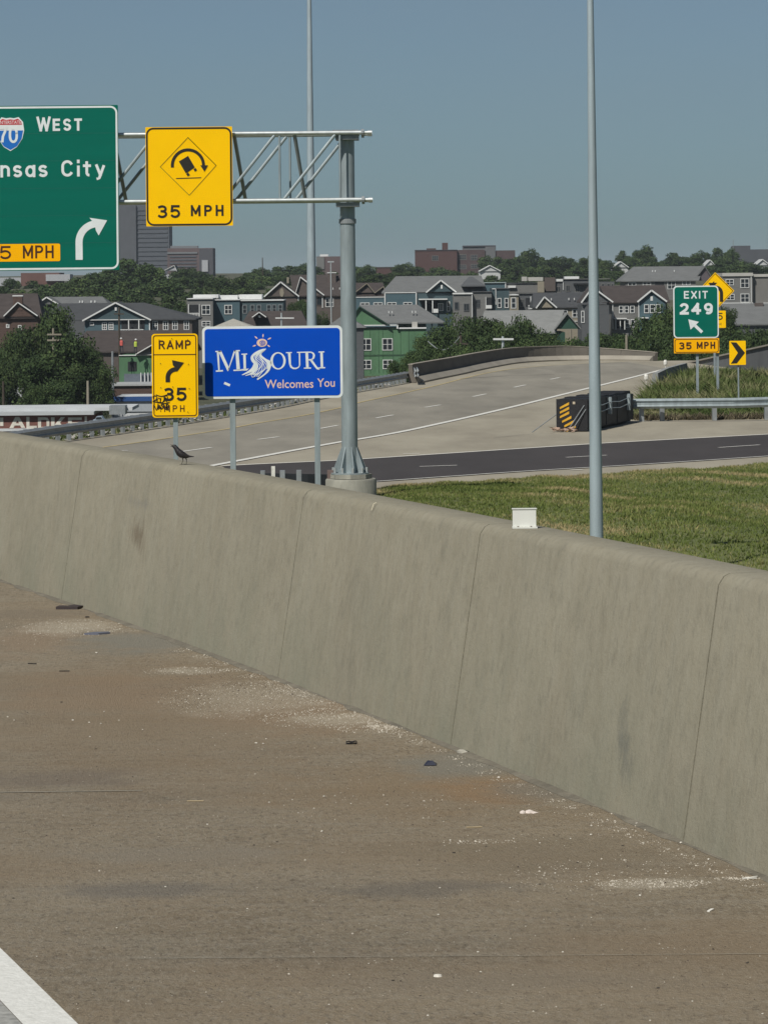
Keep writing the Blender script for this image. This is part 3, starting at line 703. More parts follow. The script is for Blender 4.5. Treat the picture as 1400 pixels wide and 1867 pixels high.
    def bolts(s, pts, r=.9, m=None):
        for (x, y) in pts:
            X, Z = s.xz(x, y); me = MB(); me.lathe((0, 0, 0), [(r*s.k, 0), (r*s.k*.7, .01)], 6)
            mm = MATS.get('_boltmesh') 
            o = me.build('bolt', m or brown_s, s.root, world=False); o.rotation_euler = (math.pi/2, 0, 0); o.location = (X, -.022, Z)
def arc(cx, cy, r, a0, a1, n=14): return [(cx+r*math.cos(math.radians(a0+(a1-a0)*k/n)), cy-r*math.sin(math.radians(a0+(a1-a0)*k/n))) for k in range(n+1)]
def steel_post(px, ytop, Y, zb, w, d, parent, m=None, kind='u'):
    a = at(px, ytop, Y); mb = MB(); w /= 2
    if kind == 'i':
        mb.box((a.x-w, Y-d/2, zb), (a.x+w, Y-d/2+.012, a.z)); mb.box((a.x-w, Y+d/2-.012, zb), (a.x+w, Y+d/2, a.z)); mb.box((a.x-.008, Y-d/2+.012, zb), (a.x+.008, Y+d/2-.012, a.z))
    else: mb.box((a.x-w, Y-d/2, zb), (a.x+w, Y+d/2, a.z))
    return mb.build('post', m or galv, parent)

# ---- RAMP 35 MPH sign
S = Sign('ramp_speed_sign', 319, 684.5, 56.58, 'tall yellow RAMP 35 MPH advisory sign with black scribble on its lower left corner', 'sign')
S.plate('backing', 277, 608, 361, 761, 6, syellow, 0, .012)
S.ring('border', 279.5, 610.5, 358.5, 758.5, 5, 1.6, brown_s, .013)
S.ribbon('border', [(280, 646), (358, 646)], 1.5, brown_s, .013)
S.road('RAMP', 290, 620, 348.5, 636, brown_s, .016, .17, .30)
S.ribbon('arrow', [(306, 696.5)]+[(306, 690)]+arc(321, 688, 15, 180, 95, 10)+[(323, 672)], 8.2, black_s, .013)
S.poly('arrow', [(314, 656), (335.5, 661), (322.5, 677.5), (321, 671), (315.5, 665.5)], black_s, .0145)
S.road('35', 297.5, 706.5, 340, 731, black_s, .016, .19, .14)
S.road('MPH', 299, 738.5, 336, 750.5, brown_s, .016, .14, .5)
mb = MB()
for st_ in ([(280, 727), (279, 722), (283, 721), (286, 724), (283, 729), (280, 729), (281, 736)], [(287, 726), (286, 731), (291, 733), (292, 727), (288, 725)], [(293, 725), (292, 732), (296, 733), (299, 727), (298, 724)],
            [(299, 732), (300, 722), (304, 721), (305, 726), (300, 728), (305, 733)], [(280, 748), (280, 737), (285, 747), (288, 735)], [(288, 746), (290, 738), (293, 745), (289, 742), (294, 742)],
            [(297, 736), (293, 738), (297, 741), (294, 745), (291, 744)], [(298, 736), (298, 743), (302, 745), (303, 736)], [(303, 746), (304, 737), (308, 739), (304, 742), (308, 748)], [(278, 731), (288, 733), (300, 735), (309, 733)], [(284, 719), (294, 722), (305, 719)]):
    S.ribbon('', [tuple(v)[:2] for v in catmull([(x, y, 0) for x, y in st_], 4)], 1.5, black_s, .019, .002, mb=mb)
S.put(mb, 'graffiti_scribble', black_s)
S.bolts([(291, 619), (314, 617), (343, 619), (293, 662), (344, 664), (293, 706), (345, 708), (315, 705), (292, 748), (342, 751)])
steel_post(320, 752, 56.66, -2.0, .08, .05, S.root)

# ---- MISSOURI sign
S = Sign('welcome_sign', 497, 659, 57.0, 'blue MISSOURI Welcomes You sign with white border on two steel posts', 'sign')
S.plate('backing', 369, 594, 624.5, 726, 9, swhite, 0, .015)
S.plate('panel', 373.5, 598.5, 620, 721.5, 6, sblue, .0155, .004)
D = .020
def glyph(polys):
    mb = MB()
    for p in polys: mb.prismY([S.xz(*q) for q in p], -D-.003, -D)
    return mb
def zp(pts): return [(360+x/5, 590+y/5) for x, y in pts]    # traced from a 5x enlargement
LET = {
 'M': [[(165,243),(215,240),(218,250),(165,253)],[(178,250),(197,250),(203,420),(190,420)],[(168,420),(232,417),(233,430),(168,433)],[(190,242),(218,240),(290,400),(274,428)],[(274,428),(335,238),(352,238),(280,428)],[(335,238),(388,236),(388,247),(338,250)],[(348,248),(375,246),(388,418),(357,418)],[(328,416),(400,413),(415,425),(328,427)]],
 'I': [[(402,270),(455,268),(455,278),(402,280)],[(418,278),(441,278),(443,410),(421,410)],[(400,410),(470,406),(450,424),(405,424)]],
 'U': [[(808,260),(862,259),(862,268),(808,269)],[(826,268),(850,268),(853,372),(835,372)],[(835,370),(853,370),(862,392),(880,402),(902,402),(918,394),(926,380),(936,384),(922,404),(900,415),(872,415),(848,402)],[(925,268),(937,268),(937,384),(926,384)],[(908,258),(955,257),(955,267),(908,268)]],
 'R': [[(955,257),(1010,256),(1010,266),(955,267)],[(985,266),(1010,266),(1014,402),(990,402)],[(970,402),(1035,401),(1035,412),(970,412)],[(1010,256),(1040,257),(1040,268),(1010,267)],[(1040,257),(1062,268),(1073,290),(1054,290),(1048,276),(1036,268)],[(1054,290),(1073,290),(1066,318),(1046,334),(1040,324),(1050,312)],[(1012,326),(1042,323),(1048,335),(1014,338)],[(1024,336),(1048,333),(1092,398),(1114,408),(1112,422),(1090,420),(1076,406)]],
 'J': [[(1104,256),(1158,255),(1158,265),(1104,266)],[(1120,265),(1143,265),(1146,400),(1123,400)],[(1106,400),(1164,399),(1164,410),(1106,411)]]}
for k in 'MIURJ': S.put(glyph([zp(p) for p in LET[k]]), 'letter', swhite)
a = [(735+70*math.cos(t), 338+79*math.sin(t)) for t in np.linspace(0, 2*math.pi, 33)[:-1]]; b = [(736+48*math.cos(t), 338+68*math.sin(t)) for t in np.linspace(0, 2*math.pi, 33)[:-1]]
mb = MB(); n = 32; A = [S.xz(*p) for p in zp(a)]; B = [S.xz(*p) for p in zp(b)]; mb.add([(x, -D-.003, z) for x, z in A+B], [(i, (i+1) % n, n+(i+1) % n, n+i) for i in range(n)]); S.put(mb, 'letter', swhite)
Lr = [(626,226),(596,228),(555,242),(512,268),(487,300),(492,336),(516,366),(530,392),(540,420),(552,446)]
Rr = [(630,226),(612,246),(585,270),(592,292),(632,322),(668,340),(674,368),(668,398),(650,430),(620,460)]
def strip(L_pts, R_pts, m, depth):
    A = zp([tuple(v)[:2] for v in catmull([(x, y, 0) for x, y in L_pts], 3)]); B = zp([tuple(v)[:2] for v in catmull([(x, y, 0) for x, y in R_pts], 3)]); n = len(A)
    S.put(MB().add([(S.xz(*p)[0], -depth, S.xz(*p)[1]) for p in A+B], [(i, i+1, n+i+1, n+i) for i in range(n-1)]), 'river_emblem', m); return A, B
strip(Lr, Rr, swhite, D+.0030)
strip([(512,360),(495,398),(455,432),(402,462)], [(545,392),(520,420),(480,442),(412,466)], swhite, D+.0036)
strip([(530,392),(512,420),(480,448),(432,470)], [(560,410),(535,440),(500,458),(440,472)], swhite, D+.0042)
strip([(640,400),(618,440),(585,472),(540,500)], [(672,384),(655,428),(612,468),(548,512)], swhite, D+.0048)
strip([(552,410),(530,440),(505,458),(482,472)], [(640,410),(610,452),(565,480),(520,490)], sblue, D+.0054)
Li = [(600,236),(560,255),(522,285),(514,312),(540,348),(556,375),(552,402),(530,432),(500,462)]; Ri = [(608,236),(580,262),(566,285),(585,310),(622,345),(634,380),(622,420),(585,458),(552,486)]
mb = MB(); Lc = zp([tuple(v)[:2] for v in catmull([(x, y, 0) for x, y in Li], 3)]); Rc = zp([tuple(v)[:2] for v in catmull([(x, y, 0) for x, y in Ri], 3)]); n = len(Lc)
mb.add([(S.xz(*p)[0], -D-.006, S.xz(*p)[1]) for p in Lc+Rc], [(i, i+1, n+i+1, n+i) for i in range(n-1)]); S.put(mb, 'river_emblem', sblue)
for t in (.14, .32, .52, .70, .88):
    pts = []
    for i in range(n):
        w_ = t+.07*math.sin(i*.8+t*9); pts.append((Lc[i][0]*(1-w_)+Rc[i][0]*w_, Lc[i][1]*(1-w_)+Rc[i][1]*w_))
    S.ribbon('river_line', pts, 1.25, swhite, D+.008+.0006*t, .0005)
S.ribbon('river_line', zp([(500,455),(490,470),(500,485),(525,478),(530,455),(515,448),(505,465)]), 1.3, swhite, D+.010, .001)
S.poly('sun_emblem', zp([(590+48*math.cos(t), 172+37*math.sin(t)) for t in np.linspace(2*math.pi, 0, 21)[:-1]]), peach, D, .003)
sp = [(590+(2+4.1*k/1.25)*math.cos(k*.42), 174+(2+3.0*k/1.25)*math.sin(k*.42)) for k in range(0, 15)]+[]
S.ribbon('sun_spiral', zp([(592+(2.3*t)*math.cos(t*1.05), 172+(1.7*t)*math.sin(t*1.05)) for t in np.linspace(1, 14, 34)]), 1.25, sblue, D+.004, .001)
for a, b in (((602,92),(599,122)), ((525,112),(548,135)), ((674,128),(643,142)), ((506,204),(535,194)), ((662,210),(640,194))):
    S.ribbon('sun_ray', zp([a, ((a[0]+b[0])/2, (a[1]+b[1])/2-1), b]), [1.0, 2.6, 1.2], peach, D, .003)
S.text('Welcomes', 482.5, 692, 571, 707.5, peach, .022, .006, shear=0)
S.text('You', 578, 690.5, 610, 706, peach, .022, .006)
S.poly('sticker', [(409.5, 695), (420, 699.5), (418, 703.5), (407.5, 699)], swhite, .02, .002)
for px in (424, 578): 
    steel_post(px, 720, 57.1, -2.1, .095, .11, S.root, kind='i')
for y in (620, 700):
    x0, z = S.xz(375, y); x1, _ = S.xz(619, y); S.put(MB().box((x0, .002, z-.03), (x1, .045, z+.03)), 'back_rail', alum)

# ---- overhead truss, column, pedestal
TY = 70.0
def T(px, py, dy=0): return at(px, py, TY+dy)
tr = root('sign_gantry', (T(636, 860).x, TY+.45, -2.5), 'grey steel truss gantry reaching left from one thick column on a concrete base', 'sign gantry')
z1 = T(640, 241).z; z0 = T(640, 363.5).z; xr = T(660, 240).x; xl = T(-700, 250).x; DY = .85
tb = galv_b; cr = .046
for (z, y) in ((z1, 0), (z0, 0), (z1, DY), (z0, DY)):
    MB().tube((xl, TY+y, z), (xr-(.06 if y else 0), TY+y, z), cr, n=10).build('chord', tb, tr, smooth=True)
step = 1.285; x = T(620, 300).x; i = 0
while x > xl+.5:
    xn = x-step
    for y in (0, DY):
        xo = 0 if y == 0 else .22
        MB().tube((x+xo*.9, TY+y, z0), (x+xo*.9, TY+y, z1), .024, n=6).build('strut', galv, tr)
        MB().tube((xn+.10+xo, TY+y, z0+.04), (x-.10+xo, TY+y, z1-.04), .036, n=8).build('diagonal', galv, tr)
    MB().tube((xn+.32, TY+.02, z1-.02), (xn+.52, TY+DY-.02, z0+.02), .040, n=8).build('cross_brace', galv_d, tr)
    if i % 2 == 0: MB().tube((x, TY+.02, z0), (xn+.1, TY+DY, z0), .028, n=6).build('floor_brace', galv_d, tr)
    x = xn; i += 1
# column
cx = T(636, 700).x; cy = TY+DY/2; zb = T(640, 866).z; ztop = z1+.03; r0 = .173
mb = MB(); mb.lathe((cx, cy, 0), [(r0, zb), (r0*.99, zb+2.5), (r0*.93, z0-.55), (r0*.93, ztop)], 24); mb.build('column', galv, tr, smooth=True)
mb = MB(); mb.lathe((cx, cy, 0), [(r0*1.07, z0-.50), (r0*1.07, z0-.40)], 24); mb.build('column_band', galv_d, tr)
MB().box((cx-.30, cy-.34, ztop), (cx+.26, cy+.34, ztop+.035)).build('cap_plate', galv_d, tr)
for z in (z1, z0):
    mb = MB(); mb.box((cx-.24, TY+cr, z-.14), (cx+.26, TY+cr+.035, z-.055)); mb.box((cx-.24, TY+DY-.09, z-.14), (cx+.26, TY+DY-.055, z-.055)); mb.box((cx-.20, TY+.10, z-.135), (cx+.20, TY+DY-.10, z-.06))
    mb.build('saddle', galv_d, tr)
    for y in (0, DY):
        mb = MB(); mb.tube((xr-.02, TY+y, z), (xr+.04, TY+y, z), .075, n=10); mb.build('flange', galv_d, tr)
        mb = MB(); mb.tube((xr+.04, TY+y, z), (xr+.17, TY+y, z), .035, n=8); mb.tube((xr+.12, TY+y, z), (xr+.21, TY+y, z), .045, n=8); mb.build('end_stub', tb, tr)
for k in range(8):
    a = 2*math.pi*(k+.3)/8; d = Vector((math.cos(a), math.sin(a), 0)); t = Vector((-d.y, d.x, 0))*.012; c0 = Vector((cx, cy, zb+.03))
    vs_ = [c0+d*r0*.98, c0+d*.36, c0+d*.36+Vector((0, 0, .07)), c0+d*r0*.98+Vector((0, 0, .56))]
    MB().add([v+t for v in vs_]+[v-t for v in vs_], [(0, 1, 2, 3), (7, 6, 5, 4), (0, 4, 5, 1), (1, 5, 6, 2), (2, 6, 7, 3), (3, 7, 4, 0)]).build('gusset', galv, tr)
mb = MB(); mb.lathe((cx, cy, 0), [(.41, zb), (.41, zb+.03)], 20); mb.build('base_plate', galv, tr)
for k in range(10):
    a = 2*math.pi*(k+.8)/10; q = Vector((cx+.36*math.cos(a), cy+.36*math.sin(a), zb+.03)); MB().tube(q, q+Vector((0, 0, .11)), .028, n=6).build('anchor_bolt', galv_b, tr)
pedm = mat('pedestal_concrete', (.27, .265, .225), .92, 0, .25, 3, (1, 1, .4), bump=.3)
mb = MB(); mb.lathe((cx+.02, cy, 0), [(.45, zb-.09), (.45, zb)], 8); mb.build('grout_pad', pedm, tr)
pw = .545
mb = MB(); mb.lathe((cx+.02, cy, 0), [(pw, zb-1.4), (pw, zb-.13), (pw-.02, zb-.10)], 28); mb.build('pedestal', pedm, tr, smooth=True)
# ---- green overhead sign
S = Sign('overhead_guide_sign', 60, 346, TY-.20, 'large green overhead sign reading 70 WEST Kansas City with curved white arrow', 'sign')
S.plate('backing', -100, 192, 216.5, 493, 2, sgreen, 0, .03)
S.ring('border', -98.5, 193.5, 215.5, 491.5, 13, 3.4, swhite, .031, .003)
# extruded panel seams
for j in range(1, 6):
    xa, z = S.xz(-96, 193+j*50); xb, _ = S.xz(212, 193+j*50); S.put(MB().box((xa, -.032, z-.006), (xb, -.030, z+.006)), 'panel_seam', mat('seam_shadow_green', (0, .10, .073), .5))
S.road('W', 68, 212, 94, 239, swhite, .034, .17); S.road('EST', 97.5, 216, 151, 238.5, swhite, .034, .2, .42)
S.road('Kansas', -50, 292, 87.5, 322.5, swhite, .034, .165, .22)
S.road('City', 112, 292, 192.5, 322, swhite, .034, .165, .30)
S.ribbon('arrow', [(143.5, 474), (143.5, 444)]+arc(177, 442, 33.5, 178, 100, 10)+[(176, 407.5)], 12.8, swhite, .032)
S.poly('arrow', [(163, 397.5), (195, 402.5), (179.5, 430), (174.5, 421), (172, 409)], swhite, .034)
S.plate('speed_panel', -75, 444, 109, 476, 3, sorange, .031, .004)
S.road('35', -31, 447.5, 19.5, 471.5, brown_s, .038, .15, .2); S.road('MPH', 41, 447, 97, 470.5, brown_s, .038, .15, .25)
def shield(e): # interstate shield outline
    L = [(20, 273+e), (8, 266+e*.7), (-1-e*.6, 252), (-4-e, 237), (-2-e, 222-e*.4), (5-e*.4, 214-e), (13, 216-e), (20, 215-e), (27, 216-e), (35+e*.4, 214-e), (42+e, 222-e*.4), (44+e, 237), (41+e*.6, 252), (32, 266+e*.7)]
    return L
S.poly('route_shield', shield(1.4), swhite, .031, .004); S.poly('route_shield', [p for p in shield(-.6) if p[1] > 225][::1]+[(-1, 227.5), (41, 227.5)][:0], iblue, .036, .002)
S.poly('route_shield', [(-1.5, 226.5), (0, 220), (6, 215.5), (13, 217.5), (20, 216.5), (27, 217.5), (34, 215.5), (40, 220), (41.5, 226.5)], sred, .036, .002)
S.text('INTERSTATE', 0, 219, 40, 225, swhite, .040, .0); S.road('70', -1.5, 230, 34, 260, swhite, .040, .15, .22)
for px in (-60, 30, 130, 195):
    x0, z = S.xz(px, 346); S.put(MB().box((x0-.04, .0, z-1.7), (x0+.04, .10, z+1.7)), 'hanger_beam', alum)
# ---- yellow truck rollover sign
S = Sign('rollover_warning_sign', 345, 321.5, TY-.14, 'large yellow 35 MPH overhead warning sign with tipping truck inside a diamond', 'sign')
S.plate('backing', 266, 230.5, 424, 411.5, 1.2, syellow, 0, .02)
S.ring('border', 267, 231.5, 423, 410.5, 13, 3.2, black_s, .021)
dm = [(343.5, 250), (394.5, 301.5), (345, 355.5), (292.5, 303)]
S.ribbon('diamond_border', dm+[dm[0], dm[1]], 1.1, black_s, .022)
S.ribbon('arrow', arc(343, 301, 28.5, 187, -4, 18), 5.6, black_s, .022)
S.poly('arrow', [(365.5, 301), (379.5, 301), (373, 312.5)], black_s, .024)
S.poly('truck_symbol', [(326.5, 293.5), (343.5, 283.5), (355.5, 304.5), (339, 315.5)], black_s, .022)
S.poly('truck_symbol', [(339.5, 316.5), (343.5, 314), (346.5, 318.5), (342.5, 321)], black_s, .022); S.poly('truck_symbol', [(353, 308), (357, 305.5), (359.5, 310), (355.5, 312.5)], black_s, .022)
S.ribbon('road_symbol', [(321, 324.5), (367, 323.5)], 1.5, black_s, .022)
S.road('35', 285.5, 373, 328, 396.5, black_s, .025, .18, .18); S.road('MPH', 347.5, 373.5, 407, 393.5, black_s, .025, .19, .42)
for px in (300, 390):
    x0, z = S.xz(px, 321); S.put(MB().box((x0-.04, .0, z-.98), (x0+.04, .085, z+.98)), 'hanger_beam', alum)

# ---- EXIT 249 gore sign
S = Sign('exit_sign', 1269, 582, 128.0, 'green EXIT 249 sign with slanting arrow above a yellow 35 MPH plate', 'sign')
S.plate('backing', 1227.5, 520.5, 1310, 616, 7, swhite, 0, .02); S.plate('panel', 1229.7, 522.7, 1307.8, 613.8, 5.5, sgreen, .021, .004)
S.road('EXIT', 1247, 530, 1290.5, 544, swhite, .030, .18, .34); S.road('249', 1239, 552, 1299.5, 573, swhite, .030, .23, .32)
S.ribbon('arrow', [(1279.5, 605.5), (1263, 589.5)], 5.5, swhite, .028); S.poly('arrow', [(1254.5, 581.5), (1274, 586.5), (1258.5, 600.5)], swhite, .030)
S.plate('speed_plate', 1228, 616.5, 1310.5, 643.5, 1, sorange, 0, .018); S.ring('border', 1229.3, 617.6, 1309.3, 642.4, 4, 1.2, brown_s, .019)
S.road('35', 1236.5, 623.5, 1260, 636.5, brown_s, .026, .2, .16); S.road('MPH', 1269.5, 623, 1303, 635.5, brown_s, .026, .2, .34)
for px in (1270.5, 1307.5): steel_post(px, 600, 128.12, LV-.3, .10, .06, S.root)
# ---- curve arrow sign behind
S = Sign('curve_warning_sign', 1304.5, 530.5, 150.0, 'yellow diamond curve arrow sign with small yellow plate, half hidden behind the EXIT 249 sign', 'sign')
S.poly('backing', [(1304, 496), (1338.5, 530), (1305, 565), (1270.5, 531)], syellow, 0, .015)
S.ribbon('border', [(1304, 498.5), (1336, 530), (1305, 562.5), (1273, 531), (1304, 498.5), (1336, 530)], 1.1, black_s, .016)
S.ribbon('arrow', [(1315, 550), (1315, 536)]+arc(1304, 534, 11, 0, 90, 8)+[(1300, 523)], 6, black_s, .017)
S.poly('arrow', [(1291, 522), (1302, 512), (1302, 534)], black_s, .019); S.poly('arrow', [(1291, 515), (1307, 515), (1302, 521), (1296, 521)], black_s, .021)
S.plate('speed_plate', 1278, 566, 1322.5, 597.5, 1, syellow, 0, .015)
S.road('35', 1290, 570, 1317, 583, black_s, .018, .16, .4); S.road('MPH', 1287, 588, 1314, 593, black_s, .018, .14, .6)
steel_post(1302, 590, 150.1, LV-.3, .09, .06, S.root)
# ---- chevron
S = Sign('chevron_sign', 1344.5, 643, 118.0, 'yellow chevron sign with black arrowhead pointing right above the weeds', 'sign')
S.plate('backing', 1329.5, 621, 1359.5, 665, 1.5, syellow, 0, .012)
S.poly('chevron', [(1332, 623.5), (1342.5, 624), (1358, 643), (1343, 662), (1332, 662.5), (1345, 643)], black_s, .013)
steel_post(1345.5, 640, 118.08, LV-.3, .05, .045, S.root)

# --------------------------------------------------------------- poles
def pole(px_t, py_t, px_b, py_b, Y, dt, db, zb, ext, label, m, arm=None):
    a = at(px_t, py_t, Y); b = at(px_b, py_b, Y); k = (a-b).length; d = (a-b).normalized(); b2 = b+d*((zb-b.z)/d.z)
    r = root('light_pole', b2, label, 'light pole', 'tall street light poles')
    slope = (dt-db)/k/2; Lb = (b-b2).length
    top = a+d*ext; rt = max(.03, dt/2+slope*ext)
    mb = MB(); n = 12; seg = 10
    for i in range(seg):
        q0 = b2.lerp(top, i/seg); q1 = b2.lerp(top, (i+1)/seg); ra = db/2-slope*Lb; R0 = ra+(rt-ra)*i/seg; R1 = ra+(rt-ra)*(i+1)/seg
        mb.tube(q0, q1, R0, R1, n, cap=i in (0, seg-1))
    o = mb.build('shaft', m, r, smooth=True)
    mb = MB(); mb.box((b2.x-db, b2.y-db, zb-.4), (b2.x+db, b2.y+db, zb+.03)); mb.build('base_plate', galv_d, r)
    return r, top
polem = mat('pale_galvanised_pole', (.36, .43, .46), .5, .2, .12, 5, (1, 1, .2), bump=.15, bscale=60)
r, top = pole(1076, 0, 1087.5, 978, 42.0, .075, .172, -1.3, 1.6, 'pale grey steel light pole standing in the grass right behind the concrete barrier', polem)
mb = MB(); q = [top, top+Vector((-.5, -.1, .35)), top+Vector((-1.5, -.2, .5))]
for a, b in zip(q, q[1:]): mb.tube(a, b, .03, n=8)
mb.build('arm', polem, r); e = q[-1]; MB().box((e.x-.6, e.y-.15, e.z-.08), (e.x+.05, e.y+.15, e.z+.06)).build('lamp_head', galv, r)
r, top = pole(563.7, 0, 568.5, 590, 200.0, .27, .60, -12, 6, 'tapered grey high light pole rising behind the blue MISSOURI sign', polem)
mb = MB(); mb.lathe(tuple(top), [(.5, -.3), (.9, -.1), (.9, .05), (.3, .3)], 12); mb.build('lamp_ring', galv_d, r)

# --------------------------------------------------------------- barrier reflector
q = at(955, 957.5, 17.45); zt = 1.113
Yb = 16.3; q = Vector((at(955, 950, Yb).x, Yb, zt))
r = root('reflector', q, 'small white plastic reflector box standing on top of the barrier near the grass', 'reflector')
pl_ = mat('white_reflector_plastic', (.66, .67, .62), .5, 0, .04, 8)
MB().box((-.056, -.012, .008), (.060, .012, .094)).build('plate', pl_, r, world=False)
MB().box((-.058, -.030, .0), (.066, .030, .0075)).build('foot', pl_, r, world=False)
MB().box((-.060, -.016, .0945), (.064, .016, .099)).build('rim', pl_, r, world=False)
for x in (-.03, .035): MB().box((x-.004, -.026, .0076), (x+.004, -.018, .011)).build('screw', brown_s, r, world=False)

# --------------------------------------------------------------- bird
def bird():
    Yb = 22.15; k = Yb/F
    cpt = at(333, 830, Yb); base = Vector((cpt.x, wpt(Yb, .30).y, 1.112))
    r = root('bird', base, 'glossy dark starling with open beak standing on top of the concrete barrier', 'bird')
    # spine in photo-like side view: x to the right, z up; metres, feet at z = 0
    def L(px, py): return Vector(((px-333)*k, 0, (847-py)*k))
    bm_ = mat('dark_bird_plumage', (.020, .018, .020), .45, 0, .4, 120, world=False, bump=.2, bscale=200)
    sp_ = [(311.5, 812.5, .5, .5), (313.5, 812.3, 2.6, 2.3), (316.5, 813.2, 3.8, 3.4), (319.5, 816.5, 4.1, 4.0), (322, 820.5, 5.2, 5.0), (325.5, 825, 6.6, 6.2), (330, 828.3, 6.6, 6.4), (335, 830.3, 5.4, 5.4), (339.5, 831.5, 3.6, 4.0), (344, 831.8, 1.8, 3.0), (348.5, 832, 1.1, 2.4), (352, 832.2, .7, 1.7)]
    vs_ = []; n = 12; P = [L(a, b) for a, b, _, _ in sp_]
    for i, (a, b, rz, ry) in enumerate(sp_):
        d = (P[min(i+1, len(P)-1)]-P[max(i-1, 0)]).normalized(); up = Vector((-d.z, 0, d.x)); 
        for j in range(n):
            t = 2*math.pi*j/n; vs_.append(P[i]+up*(rz*k*math.sin(t))+Vector((0, 1, 0))*(ry*k*math.cos(t)))
    fs = [(i*n+j, i*n+(j+1) % n, (i+1)*n+(j+1) % n, (i+1)*n+j) for i in range(len(P)-1) for j in range(n)]+[tuple(range(n-1, -1, -1)), tuple(range((len(P)-1)*n, len(P)*n))]
    MB().add(vs_, fs).build('body', bm_, r, smooth=True, world=False)
    for s in (-1, 1):
        w = [L(323, 820), L(330, 823.5), L(338, 828.5), L(347, 832.5), L(338, 831.5), L(329, 829.5), L(323.5, 825)]
        y = s*5.6*k; ys_ = [.8, 1.1, .95, .35, .8, 1.12, .95]
        MB().add([p+Vector((0, y*q, 0)) for p, q in zip(w, ys_)]+[p+Vector((0, y*q*.8, 0)) for p, q in zip(w, ys_)], [tuple(range(7)), tuple(range(13, 6, -1))]+[(i, (i+1) % 7, 7+(i+1) % 7, 7+i) for i in range(7)]).build('wing', mat('brownish_wing_feathers', (.040, .034, .030), .5, 0, .4, 150, world=False), r, world=False)
        MB().lathe(tuple(L(314.3, 811.6)+Vector((0, s*2.2*k, -.6*k))), [(.55*k, 0), (.7*k, .6*k), (.4*k, 1.1*k)], 6).build('eye', mat('bird_eye', (.2, .18, .1), .2), r, world=False)
    bk = mat('bird_beak', (.05, .045, .035), .5)
    for (tx, ty, yy) in ((308.2, 809.8, 811), (308.8, 813.6, 813)):
        MB().tube(L(312.5, yy), L(tx, ty), 1.0*k, .15*k, 6).build('beak', bk, r, world=False)
    for (hx, hy, kx, ky, fx_, s) in ((331, 833, 332.2, 839.5, 328.6, -1), (336.5, 833.5, 338.4, 839, 337.8, 1)):
        y = s*2.6*k; mb = MB(); o = Vector((0, y, 0))
        mb.tube(L(hx, hy)+o, L(kx, ky)+o, 1.5*k, .7*k, 6); mb.tube(L(kx, ky)+o, L(fx_, 846.3)+o, .55*k, .5*k, 6)
        for dx, dy in ((-3.4, -.9), (-3.6, .6), (-2.8, 1.8), (2.2, 0)): mb.tube(L(fx_, 846.3)+o, L(fx_, 846.6)+o+Vector((dx*k, dy*k, -.0005)), .42*k, .2*k, 5)
        mb.build('leg', bk, r, world=False)
bird()

# --------------------------------------------------------------- debris on the shoulder
def rock(seed, sx, sy, sz, m, name='stone'):
    rr = random.Random(seed); bm = bmesh.new(); bmesh.ops.create_icosphere(bm, subdivisions=1, radius=1)
    for v in bm.verts: v.co *= rr.uniform(.7, 1.15); v.co.x *= sx; v.co.y *= sy; v.co.z *= sz
    me = bpy.data.meshes.new(name); bm.to_mesh(me); bm.free(); me.materials.append(m); return me
chip = mat('white_stone_chip', (.62, .59, .52), .9, 0, .2, 60)
chd = mat('dark_stone_chip', (.05, .042, .035), .9, 0, .3, 60)
rm = [rock(i, 1, .8, .6, chip) for i in range(4)]
big = [(176, 1191, 3), (133, 1314, 3), (184, 1320, 2.4), (190, 1298, 2.2), (217, 1314, 2), (164, 1344, 2.2), (163, 1318, 2.6), (26, 1314, 2.4), (14, 1308, 2.4), (260, 1331, 2), (480, 1357, 3), (467, 1356, 3.4), (485, 1348, 2), (591, 1453, 3.2), (640, 1466, 2), (587, 1517, 3.6), (491, 1464, 2.6), (378, 1504, 2.4), (302, 1618, 3), (451, 1658, 2.2), (213, 1693, 2.4), (67, 1745, 2), (544, 1483, 1.8), (533, 1459, 1.8),
       (909, 1419, 4), (821, 1533, 2.6), (838, 1534, 2.6), (845, 1535, 2.2), (875, 1537, 2.6), (1077, 1523, 3.4), (1078, 1507, 3), (1173, 1538, 3), (1161, 1504, 5), (1241, 1538, 4), (1292, 1568, 3.4), (1012, 1593, 2.4), (799, 1669, 3), (871, 1737, 3), (1026, 1737, 2.6), (876, 1774, 4), (1262, 1827, 2.6), (780, 1853, 3), (958, 1690, 1.8), (1078, 1674, 1.8), (930, 1620, 2.6), (1167, 1634, 3.6), (1014, 1837, 2), (1096, 1834, 2), (802, 1620, 2.6), (1040, 1530, 2.2), (1270, 1616, 3), (1185, 1862, 2.6), (1390, 1850, 3), (715, 1751, 2.6), (572, 1737, 1.8), (672, 1758, 2), (600, 1833, 2.6), (936, 1530, 2.2), (984, 1538, 2.4)]
for i, (px, py, rp) in enumerate(big):
    p = gp(px, py, 0); s = rp*p.y/F*.85; o = bpy.data.objects.new('stone', rm[i % 4]); C.objects.link(o); o.location = (p.x, p.y, s*.35); o.scale = (s, s*1.2, s*.9); o.rotation_euler = (0, 0, random.uniform(0, 6))
    tag(o, 'tiny white stone chip lying alone on the dirty concrete shoulder', 'stone', 'white stone chips scattered on the shoulder')
rd = [rock(i+20, 1, .8, .5, chd) for i in range(3)]
